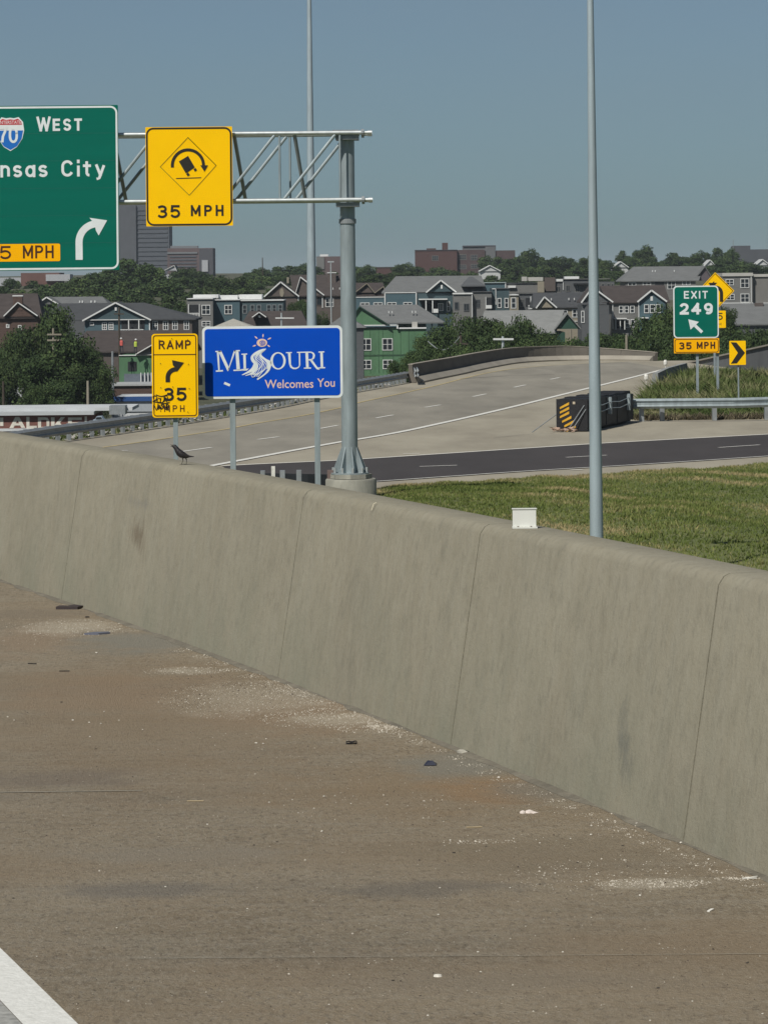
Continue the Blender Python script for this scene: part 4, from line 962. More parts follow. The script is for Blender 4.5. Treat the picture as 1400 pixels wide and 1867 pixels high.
for i, (px, py, rp) in enumerate([(112, 1281, 3.2), (159, 1126, 5.5), (175, 1366, 2.6), (827, 1556, 4), (716, 1789, 4), (730, 1790, 3), (886, 1544, 2.6), (1052, 1574, 2.6), (1362, 1757, 4), (1200, 1803, 4), (766, 1817, 3), (760, 1332, 4.5), (24, 1639, 3), (1135, 1543, 3.4), (505, 1536, 3), (50, 1300, 2)]):
    p = gp(px, py, 0); s = rp*p.y/F*.9; o = bpy.data.objects.new('stone', rd[i % 3]); C.objects.link(o); o.location = (p.x, p.y, s*.25); o.scale = (s, s*1.4, s*.7); o.rotation_euler = (0, 0, random.uniform(0, 6))
    tag(o, 'small dark clod lying on the dirty concrete shoulder', 'stone', 'dark clods scattered on the shoulder')
# gravel fines, denser in the sand patches
def grit(name, specs, m, smin, smax):
    V = []; Fc = []; n = 0; Q = []
    for (px, py, rpx, ry, cnt) in specs:
        c = gp(px, py, 0); rx = rpx*c.y/F
        for _ in range(cnt):
            a = random.uniform(0, 2*math.pi); q = random.random()**.6
            Q.append((c.x+rx*q*math.cos(a), c.y+ry*q*math.sin(a)))
    for x, y in Q:
        if x > wallx(y)-.01: continue
        s = random.uniform(smin, smax)*(1 if random.random() < .9 else 1.8); a = random.uniform(0, 6.28)
        for dx, dy, dz in ((1, 0, 0), (-.5, .87, 0), (-.5, -.87, 0), (0, 0, 1)):
            V.append((x+s*(dx*math.cos(a)-dy*math.sin(a)), y+s*1.2*(dx*math.sin(a)+dy*math.cos(a)), .001+s*.9*dz))
        Fc += [(n, n+1, n+3), (n+1, n+2, n+3), (n+2, n, n+3)]; n += 4
    me = numpy_mesh(name, np.array(V), np.array(Fc), m); o = bpy.data.objects.new(name, me); C.objects.link(o); tag(o, kind='stuff')
grit('gravel', [(150, 1145, 120, .55, 900), (60, 1150, 140, .9, 350), (480, 1275, 190, .9, 1500), (620, 1310, 150, .42, 800), (700, 1330, 90, .16, 300), (340, 1224, 80, .2, 350), (1190, 1612, 110, .10, 420), (1100, 1600, 200, .4, 260), (780, 1460, 700, 3.0, 650), (640, 1770, 900, .9, 220), (560, 1255, 70, .25, 300), (720, 1325, 60, .1, 400), (870, 1536, 80, .05, 90), (1350, 1603, 50, .05, 120), (1180, 1508, 90, .5, 60)]+[(x, 1186+(x-340)*.398, 26, .12, 60) for x in range(340, 780, 30)]+[(x, 1186+(x-340)*.40+ (x-800)*.03, 26, .06, 26) for x in range(800, 1400, 30)],
     mat('pale_gravel', (.30, .265, .205), .95, 0, .3, 40, col2=(.66, .61, .52)), .0012, .0038)
grit('dark_grit', [(780, 1460, 760, 3.0, 600), (640, 1770, 900, .9, 250), (450, 1260, 200, 1.0, 500)], mat('dark_gravel', (.07, .055, .045), .95, 0, .3, 40), .0015, .0035)
# named bits
def deb(name, label, cat, px, py, build, m, rz=0):
    p = gp(px, py, 0); mb = MB(); build(mb, p.y/F); o = mb.build(name, m, None); o.location = p; o.rotation_euler = (0, 0, rz); return tag(o, label, cat)
deb('plastic_scrap', 'crumpled black plastic scrap lying on the shoulder near the wall toe', 'scrap', 784, 1396, lambda mb, k: mb.add([(-12*k, -.02, .003), (11*k, -.02, .003), (13*k, .05, .003), (-9*k, .06, .003), (-5*k, .01, 8*k), (5*k, .0, 9*k), (6*k, .05, 5*k), (-3*k, .05, 7*k)], [(0, 1, 5, 4), (1, 2, 6, 5), (2, 3, 7, 6), (3, 0, 4, 7), (4, 5, 6, 7)]), mat('dark_blue_plastic', (.025, .028, .045), .4))
def loop(mb, k):
    pts = [Vector((9.5*k*math.cos(t), .042*math.sin(t), .006+.003*math.sin(3*t))) for t in np.linspace(.3, 6.0, 18)]
    pts.append(Vector((-10*k, -.03, .002)))
    for a, b in zip(pts, pts[1:]): mb.tube(a, b, 1.1*k, n=6)
deb('rubber_loop', 'small black rubber loop lying flat on the orange stained shoulder', 'loop', 641, 1356, loop, blackm)
def shell(mb, k): 
    mb.lathe((-9*k, 0, 0), [(6*k, 0), (5*k, 3*k), (1.5*k, 5*k)], 8); mb.lathe((3*k, .01, 0), [(9*k, 0), (7*k, 3.5*k), (2*k, 5.5*k)], 8); mb.add([(8*k, -.02, 0), (20*k, 0, .002), (8*k, .03, 0), (8*k, 0, 4*k)], [(0, 1, 3), (1, 2, 3), (2, 0, 3)])
deb('paper_scrap', 'torn white paper scrap lying on the shoulder right of the black plastic scrap', 'scrap', 962, 1483, shell, mat('dirty_white_paper', (.62, .55, .50), .8, 0, .2, 60))
deb('stone', 'flat pale slab of broken concrete against the wall toe', 'stone', 849, 1374, lambda mb, k: mb.prismZ([(-16*k, .02), (-8*k, -.03), (10*k, -.035), (16*k, .0), (6*k, .05), (-10*k, .06)], 0, .012), mat('pale_slab', (.42, .40, .34), .9, 0, .2, 30, bump=.4))
deb('plastic_strip', 'blue-grey plastic strip lying at the edge of the sandy patch', 'scrap', 176, 1157, lambda mb, k: mb.prismZ([(-22*k, -.02), (4*k, -.03), (24*k, .03), (20*k, .07), (-6*k, .05)], 0, .012), mat('blue_grey_plastic', (.12, .13, .17), .6), 0)
deb('rubber_flap', 'dark tyre rubber piece lying by the wall toe at the far left', 'scrap', 127, 1110, lambda mb, k: mb.prismZ([(-24*k, -.05), (16*k, -.06), (25*k, .02), (6*k, .12), (-4*k, .03), (-20*k, .06)], 0, .02), mat('brown_black_rubber', (.045, .035, .035), .8))
deb('stone', 'oval pale stone with bright edge near the bottom of the shoulder', 'stone', 798, 1781, lambda mb, k: mb.lathe((0, 0, 0), [(8.5*k, 0), (7*k, 3*k), (2*k, 4*k)], 9), chip)
deb('paper_scrap', 'small slanted white paper scrap at the right of the shoulder', 'scrap', 1295, 1661, lambda mb, k: mb.prismZ([(-7*k, -.02), (-3*k, -.03), (8*k, .02), (2*k, .02)], .0, .004), mat('white_paper', (.7, .68, .62), .8))
deb('wood_sliver', 'thin pale twig lying across the shoulder in the middle', 'twig', 865, 1510, lambda mb, k: mb.tube((-15*k, 0, .003), (14*k, .003, .003), 1.0*k, n=5), mat('pale_twig', (.45, .36, .22)))
deb('twig', 'thin pale twig lying at the left side of the shoulder', 'twig', 355, 1462, lambda mb, k: mb.tube((-14*k, 0, .003), (16*k, .0, .003), .9*k, n=5), mat('pale_twig', (.45, .36, .22)))
deb('wire_scrap', 'bent white wire scrap lying against the wall toe at the right edge', 'scrap', 1368, 1603, lambda mb, k: (mb.tube((-15*k, -.01, .004), (14*k, .03, .004), 1.1*k, n=5), mb.tube((-15*k, -.01, .004), (10*k, -.03, .008), 1.1*k, n=5)), white_p)
deb('stick', 'short dark stick lying at the far left of the shoulder', 'stick', 59, 1211, lambda mb, k: mb.tube((-8*k, .0, .005), (8*k, -.02, .005), 1.2*k, n=5), chd)
deb('stick', 'short dark stick lying just below the sandy patch at left', 'stick', 117, 1225, lambda mb, k: mb.tube((-9*k, .0, .005), (10*k, .0, .005), 1.0*k, n=5), chd)
# thin straw bent over the barrier edge
a = at(606, 901, 18.2); b = at(601, 911, 18.1); q0 = wpt(18.2, .19, 1.108)
mb = MB(); mb.tube(q0+Vector((.012, 0, .006)), q0+Vector((-.003, -.01, .0)), .0018, n=5); mb.tube(q0+Vector((-.003, -.01, .0)), q0+Vector((-.016, -.03, -.035)), .0015, n=5)
tag(mb.build('straw', mat('pale_straw', (.75, .68, .5), .7)), 'thin pale straw hanging over the top edge of the barrier below the gantry column', 'straw')

# ================================================================= THE TOWN BEYOND
def px_m(Y): return Y/F
rooft = {}
roof_d = mat('dark_grey_shingles', (.055, .058, .062), .9, 0, .15, .8, (1, 1, 4)); roof_g = mat('grey_shingles', (.135, .14, .14), .9, 0, .12, .8, (1, 1, 4)); roof_b = mat('dark_brown_shingles', (.055, .045, .042), .9, 0, .2, .8, (1, 1, 4))
roof_l = mat('pale_grey_shingles', (.20, .205, .20), .9, 0, .12, .8, (1, 1, 4)); roof_w = mat('pale_membrane_roof', (.42, .41, .38), .8, 0, .1, .4)
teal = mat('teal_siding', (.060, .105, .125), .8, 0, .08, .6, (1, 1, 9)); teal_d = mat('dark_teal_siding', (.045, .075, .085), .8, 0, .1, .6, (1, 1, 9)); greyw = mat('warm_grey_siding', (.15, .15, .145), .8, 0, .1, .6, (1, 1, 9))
greyd = mat('dark_grey_siding', (.085, .09, .095), .8, 0, .12, .6, (1, 1, 9)); beige = mat('beige_siding', (.24, .215, .165), .8, 0, .1, .6, (1, 1, 9)); brownw = mat('brown_siding', (.095, .078, .070), .85, 0, .12, .6, (1, 1, 9))
brick = mat('brown_brick', (.085, .055, .045), .9, 0, .25, 2.5, (1, 1, 3)); greensh = mat('green_wall_sheathing', (.075, .165, .085), .8, 0, .25, .5, (1, 1, .4)); dgreen = mat('dark_green_sheathing', (.02, .06, .04), .8, 0, .15, .5)
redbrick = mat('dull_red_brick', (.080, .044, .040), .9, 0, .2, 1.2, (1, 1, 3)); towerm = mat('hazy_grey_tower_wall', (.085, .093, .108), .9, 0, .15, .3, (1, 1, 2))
shade = mat('porch_opening_shade', (.02, .022, .025), .9)  # near-black colour stands in for the shade inside porches and openings
WM = {}
def window(parent, loc, w, h, mull=(1, 1), trim=None, name='window', arch=False):
    key = (round(w, 1), round(h, 1), mull, (trim or wtrim).name)
    if key not in WM:
        fw = max(.10, w*.065); mb = MB(); y0, y1 = -.09, .02
        mb.box((-w/2, y0, -h/2), (-w/2+fw, y1, h/2)); mb.box((w/2-fw, y0, -h/2), (w/2, y1, h/2)); mb.box((-w/2+fw, y0, h/2-fw), (w/2-fw, y1, h/2)); mb.box((-w/2+fw, y0, -h/2), (w/2-fw, y1, -h/2+fw))
        for k in range(mull[0]): x = -w/2+w*(k+1)/(mull[0]+1); mb.box((x-fw*.4, y0+.01, -h/2+fw), (x+fw*.4, y1, h/2-fw))
        for k in range(mull[1]): z = -h/2+h*(k+1)/(mull[1]+1); mb.box((-w/2+fw, y0+.015, z-fw*.35), (w/2-fw, y1, z+fw*.35))
        WM[key] = (mb.mesh('window', trim or wtrim), MB().box((-w/2+fw*.5, -.045, -h/2+fw*.5), (w/2-fw*.5, -.03, h/2-fw*.5)).mesh('pane', glass))
    a, b = WM[key]; o = inst(name, a, parent, loc); inst('pane', b, o); return o
class House:
    """facade at distance Y facing the viewer; pixel positions are turned into metres about the facade's centre foot"""
    def __init__(s, name, label, cat, Y, x0, x1, ye, depth=9, yaw=0, wall=None, group=None, zfoot=None, wallname='wall'):
        s.Y = Y; s.x0, s.x1, s.ye = x0, x1, ye; c = at((x0+x1)/2, ye, Y); s.zf = terr(c.x, Y)-.6 if zfoot is None else zfoot
        s.root = root(name, (c.x, Y, s.zf), label, cat, group, math.radians(yaw)); s.pxc = (x0+x1)/2; s.k = Y/F; s.top = c.z-s.zf; s.d = depth
        s.pyc = ye; s.hw = (x1-x0)/2*s.k
        if wall: MB().box((-s.hw, 0, 0), (s.hw, depth, s.top)).build(wallname, wall, s.root, world=False)
    def X(s, px): return (px-s.pxc)*s.k
    def Z(s, py): return s.top-(py-s.pyc)*s.k
    def b(s, name, m, x0, y0, x1, y1, d0=-.2, d1=0, parent=None):
        return MB().box((s.X(x0), d0, s.Z(y1)), (s.X(x1), d1, s.Z(y0))).build(name, m, parent or s.root, world=False)
    def side_roof(s, m, xr0, xr1, yr, x0=None, x1=None, ye=None, over=.4, depth=None, dy=0, dark=None, name='roof'):
        x0 = s.x0 if x0 is None else x0; x1 = s.x1 if x1 is None else x1; ye = s.ye if ye is None else ye; D = depth or s.d
        a, b, c, d = s.X(x0)-over, s.X(x1)+over, s.X(xr0), s.X(xr1); ze, zr = s.Z(ye), s.Z(yr); t = .18
        y0, y1, ym = -over+dy, D+over+dy, D/2+dy
        V = [(a, y0, ze), (b, y0, ze), (b, y1, ze), (a, y1, ze), (c, ym, zr), (d, ym, zr)]; V += [(x, y, z-t) for x, y, z in V[:4]]
        return MB().add(V, [(0, 1, 5, 4), (1, 2, 5), (2, 3, 4, 5), (3, 0, 4), (6, 7, 1, 0), (7, 8, 2, 1), (8, 9, 3, 2), (9, 6, 0, 3), (9, 8, 7, 6)]).build(name, m, s.root, world=False)
    def gable(s, m, wallm, x0, x1, ye, xp, yp, proud=.6, depth=None, trim=None, over=3, tw=.28, attic=None):
        D = depth or s.d; a, b, p = s.X(x0), s.X(x1), s.X(xp); ze, zp = s.Z(ye), s.Z(yp); y0 = -proud
        if wallm: MB().add([(a, y0, ze), (b, y0, ze), (p, y0, zp), (a, D, ze), (b, D, ze), (p, D, zp)], [(0, 1, 2), (5, 4, 3), (0, 2, 5, 3), (2, 1, 4, 5), (1, 0, 3, 4)]).build('gable', wallm, s.root, world=False)
        o = over*s.k; dz = o*(zp-ze)/max(.1, (p-a)); t = .16
        sl = MB()
        for (xa, za) in ((a-o, ze-dz), (b+o, ze-o*(zp-ze)/max(.1, (b-p)))):
            V = [(xa, y0-.35, za+.02), (p, y0-.35, zp+.02), (p, D, zp+.02), (xa, D, za+.02)]; V += [(x, y, z+t) for x, y, z in V]
            sl.add(V, [(0, 1, 2, 3), (7, 6, 5, 4), (0, 4, 5, 1), (1, 5, 6, 2), (2, 6, 7, 3), (3, 7, 4, 0)])
        sl.build('gable_roof', m, s.root, world=False)
        for (xa, za) in ((a-o, ze-dz), (b+o, ze-o*(zp-ze)/max(.1, (b-p)))):
            MB().beam((xa, y0-.40, za+t/2), (p, y0-.40, zp+t/2), .10, tw*.68).build('rake_board', trim or wtrim, s.root, world=False)
        if attic: s.b('attic_vent', trim or wtrim, attic[0]-attic[2], attic[1]-attic[3], attic[0]+attic[2], attic[1]+attic[3], y0-.06, y0+.02)
    def win(s, lst, w=None, h=None, mull=(1, 1), trim=None, dy=0):
        for q in lst:
            px, py = q[:2]; ww = (q[2] if len(q) > 2 else w); hh = (q[3] if len(q) > 3 else h)
            window(s.root, (s.X(px), -.01+dy, s.Z(py)), ww*s.k, hh*s.k, mull, trim)
    def trimline(s, x0, x1, y, th=1.3, m=None, name='trim_board'): return s.b(name, m or wtrim, x0, y-th/2, x1, y+th/2, -.16, .0)
    def posts(s, xs_, y0, y1, w=1.6, d=-1.6): 
        for x in xs_: s.b('porch_post', wtrim, x-w/2, y0, x+w/2, y1, d, d+.2)
    def railing(s, x0, x1, y0, y1, d=-1.6):
        mb = MB(); X0, X1, Z0, Z1 = s.X(x0), s.X(x1), s.Z(y1), s.Z(y0); mb.box((X0, d, Z1-.08), (X1, d+.06, Z1)); mb.box((X0, d, Z0), (X1, d+.06, Z0+.08)); n = max(3, int((X1-X0)/.22))
        for i in range(n): x = X0+(X1-X0)*(i+.5)/n; mb.box((x-.04, d+.01, Z0+.08), (x+.04, d+.05, Z1-.08))
        o = mb.build('railing', wtrim, s.root, world=False); return o
    def flat(s, x0, x1, y, m=None, th=1.6): s.b('parapet_cap', m or wtrim, x0-.5, y-th, x1+.5, y, -.25, s.d+.2)

# -- left: brown brick house with shaped gable
h = House('brick_house', 'brown brick house with shouldered front gable outlined in white behind dark trees at left', 'house', 430, -30, 72, 578, 12, 0, brick)
h.side_roof(roof_b, -30, 60, 535); h.gable(roof_b, brick, 8, 70, 577, 34, 552, .5, trim=wtrim, over=0, tw=.2)
h.b('gable_cap', brick, 25, 540, 42, 566, -.55, .4); h.b('gable_coping', wtrim, 24, 538, 43, 540, -.6, .5)
h.win([(36, 597, 7, 9), (14, 594, 6, 7)], mull=(0, 1))
# -- grey hip roof house behind
h = House('hip_roof_house', 'grey hip roofed house with a small white-trimmed gable behind the teal gabled house', 'house', 500, 56, 200, 563, 14, 0, greyd)
h.side_roof(roof_g, 78, 180, 541); h.gable(roof_g, roof_g, 69, 107, 554, 87, 542, 1.2, depth=5, over=1)
for px in (142, 147, 163, 170): h.b('roof_vent', wtrim, px-1, 548, px+1, 552, 3, 3.3)
# -- teal gabled house
h = House('gabled_house', 'teal house with wide white-trimmed front gable and columned porch at left', 'house', 455, 62, 350, 583, 16, 0, None)
MB().box((h.X(155), 0, 0), (h.X(350), 16, h.Z(583))).build('wall', brownw, h.root, world=False)
MB().box((h.X(155), -.5, 0), (h.X(274), -.01, h.Z(583))).build('front_wall', teal, h.root, world=False)
h.side_roof(roof_d, 100, 256, 552.5, x0=62, x1=352, ye=582); h.gable(roof_d, teal_d, 155, 273, 583, 212, 552.5, .8, depth=9, over=3.5, tw=.3)
h.b('attic_vent', wtrim, 210.5, 560, 214, 566, -.95, -.85); h.b('trim_board', wtrim, 155, 581.8, 273, 583.2, -1.0, -.79)
h.b('porch_opening', shade, 222, 585, 264, 600, -.56, -.49); h.posts((236, 254.5), 583.5, 607, 1.8, -1.5); h.posts((273.3,), 583.5, 610, 1.8, -.8); h.railing(219, 263, 600, 608, -1.5); h.b('porch_slab', wtrim, 205, 608, 272, 609.5, -1.7, -.5)
h.win([(168, 589.5, 8, 6)], mull=(0, 0), dy=-.5); h.win([(191, 594, 9, 14), (203, 594, 9, 14)], mull=(1, 2), dy=-.5)
h.win([(283, 594, 10, 17), (302, 594, 11, 17), (319, 594, 11, 17), (340, 594, 10, 17)], mull=(1, 1))
# -- low dark brown building in front
h = House('low_brown_building', 'long low dark brown roofed building below the teal gabled house', 'building', 420, 138, 352, 640, 12, 0, brownw)
h.side_roof(roof_b, 150, 345, 603)
# -- green unfinished building at left behind the RAMP sign
h = House('unfinished_green_building', 'unfinished building wrapped in green sheathing with white roof behind the RAMP sign', 'building', 400, 217, 300, 648, 10, 0, greensh)
h.gable(roof_w, None, 248, 330, 647, 292, 622, .3, depth=8, over=0, tw=.12); MB().add([(h.X(248), -.3, h.Z(647)), (h.X(336), -.3, h.Z(647)), (h.X(292), 4, h.Z(622)), (h.X(292), 9, h.Z(622)), (h.X(248), 9.5, h.Z(647)), (h.X(336), 9.5, h.Z(647))], [(0, 1, 2), (0, 2, 3, 4), (1, 5, 3, 2), (4, 3, 5), (0, 4, 5, 1)]).build('roof', roof_w, h.root, world=False)
h.b('dark_opening', shade, 233, 659, 249, 676, -.06, .0); h.b('floor_band', mat('pale_floor_edge', (.35, .36, .36)), 217, 700, 300, 704, -1.2, 0); h.b('porch_opening', mat('grey_blue_panel', (.12, .14, .17)), 226, 681, 300, 697, -.07, 0)
h.posts((257, 264, 270, 276), 679, 697, 1.6, -.5); h.b('top_plate', wtrim, 217, 646.5, 300, 648, -.15, 0)
# -- townhouses with flat white roofs
h = House('grey_townhouse', 'grey flat-roofed townhouse with a corner balcony left of the blue townhouse', 'house', 490, 341, 388, 545, 12, 0, greyw)
h.flat(341, 388, 545); h.b('roof_box', wtrim, 350, 537, 396, 543, 3, 9)
h.b('balcony_opening', shade, 344.5, 555, 363, 570, -.05, 0); h.railing(344, 363, 570, 578, -.3); h.posts((344, 363.5), 554, 578, 1.3, -.3); h.win([(375.5, 564.5, 16, 18), (375.5, 590, 16, 10)])
h = House('blue_townhouse', 'dark blue flat-roofed townhouse with white roof boxes above the MISSOURI sign', 'house', 493, 388, 437, 547, 12, 0, teal)
h.flat(388, 437, 547); h.b('roof_box', wtrim, 397, 538, 432, 545.5, 3, 9); h.win([(416, 564, 14, 17)])
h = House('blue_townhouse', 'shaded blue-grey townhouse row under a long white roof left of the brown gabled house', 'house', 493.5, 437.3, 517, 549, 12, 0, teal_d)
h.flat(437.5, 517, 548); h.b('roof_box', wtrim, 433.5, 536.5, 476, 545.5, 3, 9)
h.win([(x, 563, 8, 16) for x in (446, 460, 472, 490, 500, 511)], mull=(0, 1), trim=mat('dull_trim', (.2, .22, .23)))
h.trimline(388, 389.5, 547, 1)
# tents
def tent(px0, px1, pyb, pxp, pyp, Y, label, m):
    a, b, p = at(px0, pyb, Y), at(px1, pyb, Y), at(pxp, pyp, Y+4); r = root('tent_roof_house', (a.x+b.x and (a.x+b.x)/2, Y+4, terr(0, Y)), label, 'house')
    V = [(a.x, Y, a.z), (b.x, Y, a.z), (b.x, Y+9, a.z), (a.x, Y+9, a.z), (p.x, Y+4.5, p.z)]
    MB().add(V, [(0, 1, 4), (1, 2, 4), (2, 3, 4), (3, 0, 4), (3, 2, 1, 0)]).build('roof', m, r)
    MB().box((a.x+.4, Y+.4, terr(0, Y)), (b.x-.4, Y+8.6, a.z-.02)).build('wall', greyd, r)
tent(378, 468, 600, 425, 580.5, 420, 'house with pale tan pyramid roof just above the MISSOURI sign', mat('pale_tan_roof', (.34, .33, .29), .9))
# -- dark low roof with mini gable
h = House('dark_roof_house', 'dark brown roofed house with tiny white gable above the MISSOURI sign', 'house', 460, 440, 560, 600, 10, 0, brownw)
h.side_roof(roof_b, 452, 548, 567); h.gable(roof_b, roof_b, 461, 485, 578, 473, 569.5, 0.2, depth=4, over=1, tw=.2, attic=(473, 576, 2, 2))
# -- brown gable houses
h = House('brown_gabled_house', 'brown sided house with broad white-trimmed gable and oval vent left of the tall grey pole', 'house', 540, 482, 545, 541, 12, 0, brownw)
h.gable(roof_b, brownw, 483, 544, 540, 512, 514.5, .3, over=1.5, tw=.3); h.trimline(543, 545, 560, 40)
mb = MB(); mb.lathe((0, 0, 0), [(.45, 0), (.45, .08)], 10); o = mb.build('attic_vent', beige, h.root, world=False); o.rotation_euler = (math.pi/2, 0, 0); o.location = (h.X(514), -.35, h.Z(533)); o.scale = (.8, 1.6, 1)
h.b('chimney', beige, 522, 505, 526, 516, 3, 4)
h = House('brown_gabled_house', 'brown house with dark steep roof and shouldered chimney gable right of the tall grey pole', 'house', 545, 545, 628, 538, 14, 0, brownw)
h.side_roof(roof_b, 526, 618, 500, x0=540, x1=630); h.gable(roof_b, brownw, 538, 590, 520+18, 548, 505, .2, depth=6, over=1, tw=.28); h.b('chimney', brownw, 597, 497, 612, 520, 4, 6); h.b('chimney_cap', wtrim, 596, 496, 613, 497.6, 3.9, 6.1)
h.win([(582.5, 549, 12, 15)], mull=(0, 0), trim=brownw); h.win([(600.5, 551, 15, 17)]); h.trimline(587, 588.5, 550, 22)
for px in (544, 548, 553, 557, 607, 619): h.b('roof_vent', wtrim, px-.7, 524, px+.7, 528, 1.6, 2)
# -- tan pyramid roof right of pole
tent(592, 668, 598, 627, 573, 430, 'house with light grey pyramid roof behind the gantry column', roof_g)
h = House('brown_gabled_house', 'small brown house with two grey outlined gables right of the gantry column', 'house', 560, 640, 702, 538, 10, 0, brownw)
h.side_roof(roof_b, 648, 698, 515); h.gable(roof_b, brownw, 648, 682, 533, 669, 517, .3, depth=5, over=1, trim=beige, tw=.18); h.gable(roof_b, brownw, 684, 704, 534, 699, 523, .3, depth=4, over=1, trim=beige, tw=.18)
# -- teal row with big grey roof
h = House('teal_row_house', 'long teal row house under a wide grey roof with one small white-trimmed gable', 'house', 520, 640, 835, 534, 15, 0, None)
MB().box((h.X(648), 0, 0), (h.X(701), 15, h.Z(541))).build('wall', teal, h.root, world=False); MB().box((h.X(701.4), -.6, 0), (h.X(759), 14, h.Z(533))).build('front_wall', teal, h.root, world=False); MB().box((h.X(759.4), -.4, 0), (h.X(826), 14, h.Z(533))).build('front_wall', teal_d, h.root, world=False)
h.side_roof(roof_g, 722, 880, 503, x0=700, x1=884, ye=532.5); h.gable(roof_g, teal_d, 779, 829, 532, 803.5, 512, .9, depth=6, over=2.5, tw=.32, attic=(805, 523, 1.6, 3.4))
h.side_roof(greyd, 856, 862, 505, x0=846, x1=880, ye=521, depth=6, dy=-1)
h.b('trim_board', wtrim, 648, 540, 701, 541.4, -.1, .0); h.b('trim_board', wtrim, 701, 532.4, 759, 533.8, -.72, -.61); h.b('corner_board', wtrim, 700.6, 533, 702.6, 575, -.72, -.61); h.b('corner_board', wtrim, 757.6, 533, 759.4, 558, -.72, -.61)
h.win([(665, 555, 17, 9), (689, 555, 17, 9)]); h.win([(714, 555, 17, 9), (743, 555, 16, 9)], dy=-.6); h.win([(817, 559, 6, 18)], mull=(0, 1), dy=-.4); h.win([(803, 560, 10, 14)], mull=(2, 0), dy=-.4)
h.b('porch_roof', wtrim, 763, 544.5, 815, 546.5, -2.2, -.4); h.b('porch_opening', shade, 768, 547, 800, 566, -.46, -.41); h.posts((776, 788), 546.5, 570, 2, -2.1); h.b('balcony_panel', wtrim, 788, 563, 798, 570, -2.1, -2.0)
# -- row of flat-roofed houses in the middle
h = House('grey_row_house', 'grey flat-roofed row house with white corner board and two dark windows', 'house', 515, 826, 861, 535, 11, 0, greyw)
h.flat(826, 861, 536, wtrim, 2.5); h.trimline(859.8, 861, 556, 44); h.win([(850, 560, 10, 14)], mull=(1, 0), trim=greyd); h.win([(832, 557, 8, 14)], mull=(0, 0), trim=greyd)
h = House('grey_row_house', 'grey row house with dark open porch beside the teal bay house', 'house', 516, 861.5, 896, 531, 11, 0, greyw)
h.win([(871, 553, 8, 15)], mull=(1, 1), trim=greyd); h.b('porch_opening', shade, 886, 542, 896, 556, -.06, 0); h.b('balcony_panel', wtrim, 885, 556, 896, 562, -.5, -.35); h.trimline(885, 886, 552, 22); h.flat(861.5, 896, 532, greyd, 1.2)
h = House('teal_row_house', 'teal flat-roofed row house with two tall white framed windows in the middle distance', 'house', 517, 896.5, 928, 525, 11, 0, teal_d)
h.flat(904, 928, 526, greyd, 1.2); h.win([(910, 552, 7.5, 18), (923, 552, 7.5, 18)], mull=(0, 1)); h.trimline(903, 904.2, 540, 30); h.trimline(897, 903, 526, 1.4)
h = House('beige_row_house', 'narrow beige bay house between the teal house and a grey porch', 'house', 515, 929, 945, 537, 11, 0, beige)
h.flat(929, 945, 538, wtrim, 1.6); h.win([(936, 552, 9, 20)], mull=(0, 1))
h = House('grey_row_house', 'blue-grey row house with dark porch left of the beige gabled house', 'house', 517, 945.5, 980, 534, 11, 0, greyd)
h.win([(951, 552, 8, 15)], mull=(1, 0), trim=greyw); h.b('porch_opening', shade, 958, 543, 968, 558, -.06, 0); h.railing(962, 978, 556, 563, -.6); h.posts((967,), 540, 562, 1.4, -.6); h.flat(945.5, 980, 535, greyw, 1)
h = House('teal_block', 'teal flat-roofed block with pale corner strip behind the row houses', 'house', 560, 873, 922, 515, 12, 0, teal)
h.flat(873, 922, 515.5, mat('pale_teal_cap', (.3, .36, .36)), 1.3); h.trimline(920.6, 922, 522, 14)
h = House('grey_block', 'grey block with white roof boxes between the teal block and the light pole', 'house', 570, 922.5, 990, 515, 12, 0, greyw)
h.flat(922.5, 990, 516, greyd, 1); h.b('roof_box', roof_w, 965, 505, 992, 512, 4, 8); h.b('roof_box', roof_w, 953, 504, 962, 512, 3, 6); h.b('front_block', beige, 979.5, 513, 991.5, 533, -.8, -.02); h.b('roof_box', wtrim, 926, 520, 940, 524, -.5, -.02)
h = House('grey_block', 'brown-grey flat-roofed block with white roof boxes just left of the tall light pole', 'house', 575, 991, 1078, 512, 12, 0, greyd)
h.flat(1026, 1078, 509, greyw, 1); h.b('brown_front', brownw, 992, 505, 1012, 530, -.6, -.02); h.b('upper_wall', greyd, 1026, 509, 1078, 513, .1, 11.9); h.b('roof_box', wtrim, 1012, 508, 1026, 512.5, -.3, 6); h.b('roof_box', wtrim, 1032, 503.5, 1058, 508, 4, 8); h.trimline(1026, 1027, 520, 16)
h.win([(1018, 527, 8, 11), (1035, 525, 8, 12), (1052, 526, 9, 13), (1068, 525, 9, 12)], mull=(1, 0), trim=greyw); h.b('awning', shade, 1045, 516, 1072, 518.5, -1, 0)
h = House('grey_block', 'dark grey townhouse block with white window lines right of the tall light pole', 'house', 575, 1092, 1120, 513, 12, 0, greyd)
h.flat(1092, 1112, 508.5, greyw, 1.3); h.win([(1099, 522, 6, 11), (1109, 522, 6, 11), (1116, 522, 4, 11)], mull=(0, 0), trim=greyw)
# -- house M
h = House('beige_gabled_house', 'beige gabled house with dark roof and large white windows left of the tall light pole', 'house', 490, 976, 1072, 559, 11, 0, beige)
h.side_roof(roof_d, 975, 1085, 533, x0=976, x1=1067); h.gable(roof_d, beige, 978, 1013, 560, 992, 541.5, .5, depth=6, over=1.5, tw=.28); h.win([(1003, 568, 9, 8), (1027, 570, 15, 10), (1051, 571, 16, 15)]); h.win([(1062, 571, 5, 15)], mull=(0, 1)); h.trimline(1045, 1066, 585.5, 1.2); h.trimline(1014, 1066, 559.5, 1.4)
for px in (1006, 1038, 1048): h.b('roof_vent', wtrim, px-.7, 543, px+.7, 547, 1.4, 1.8)
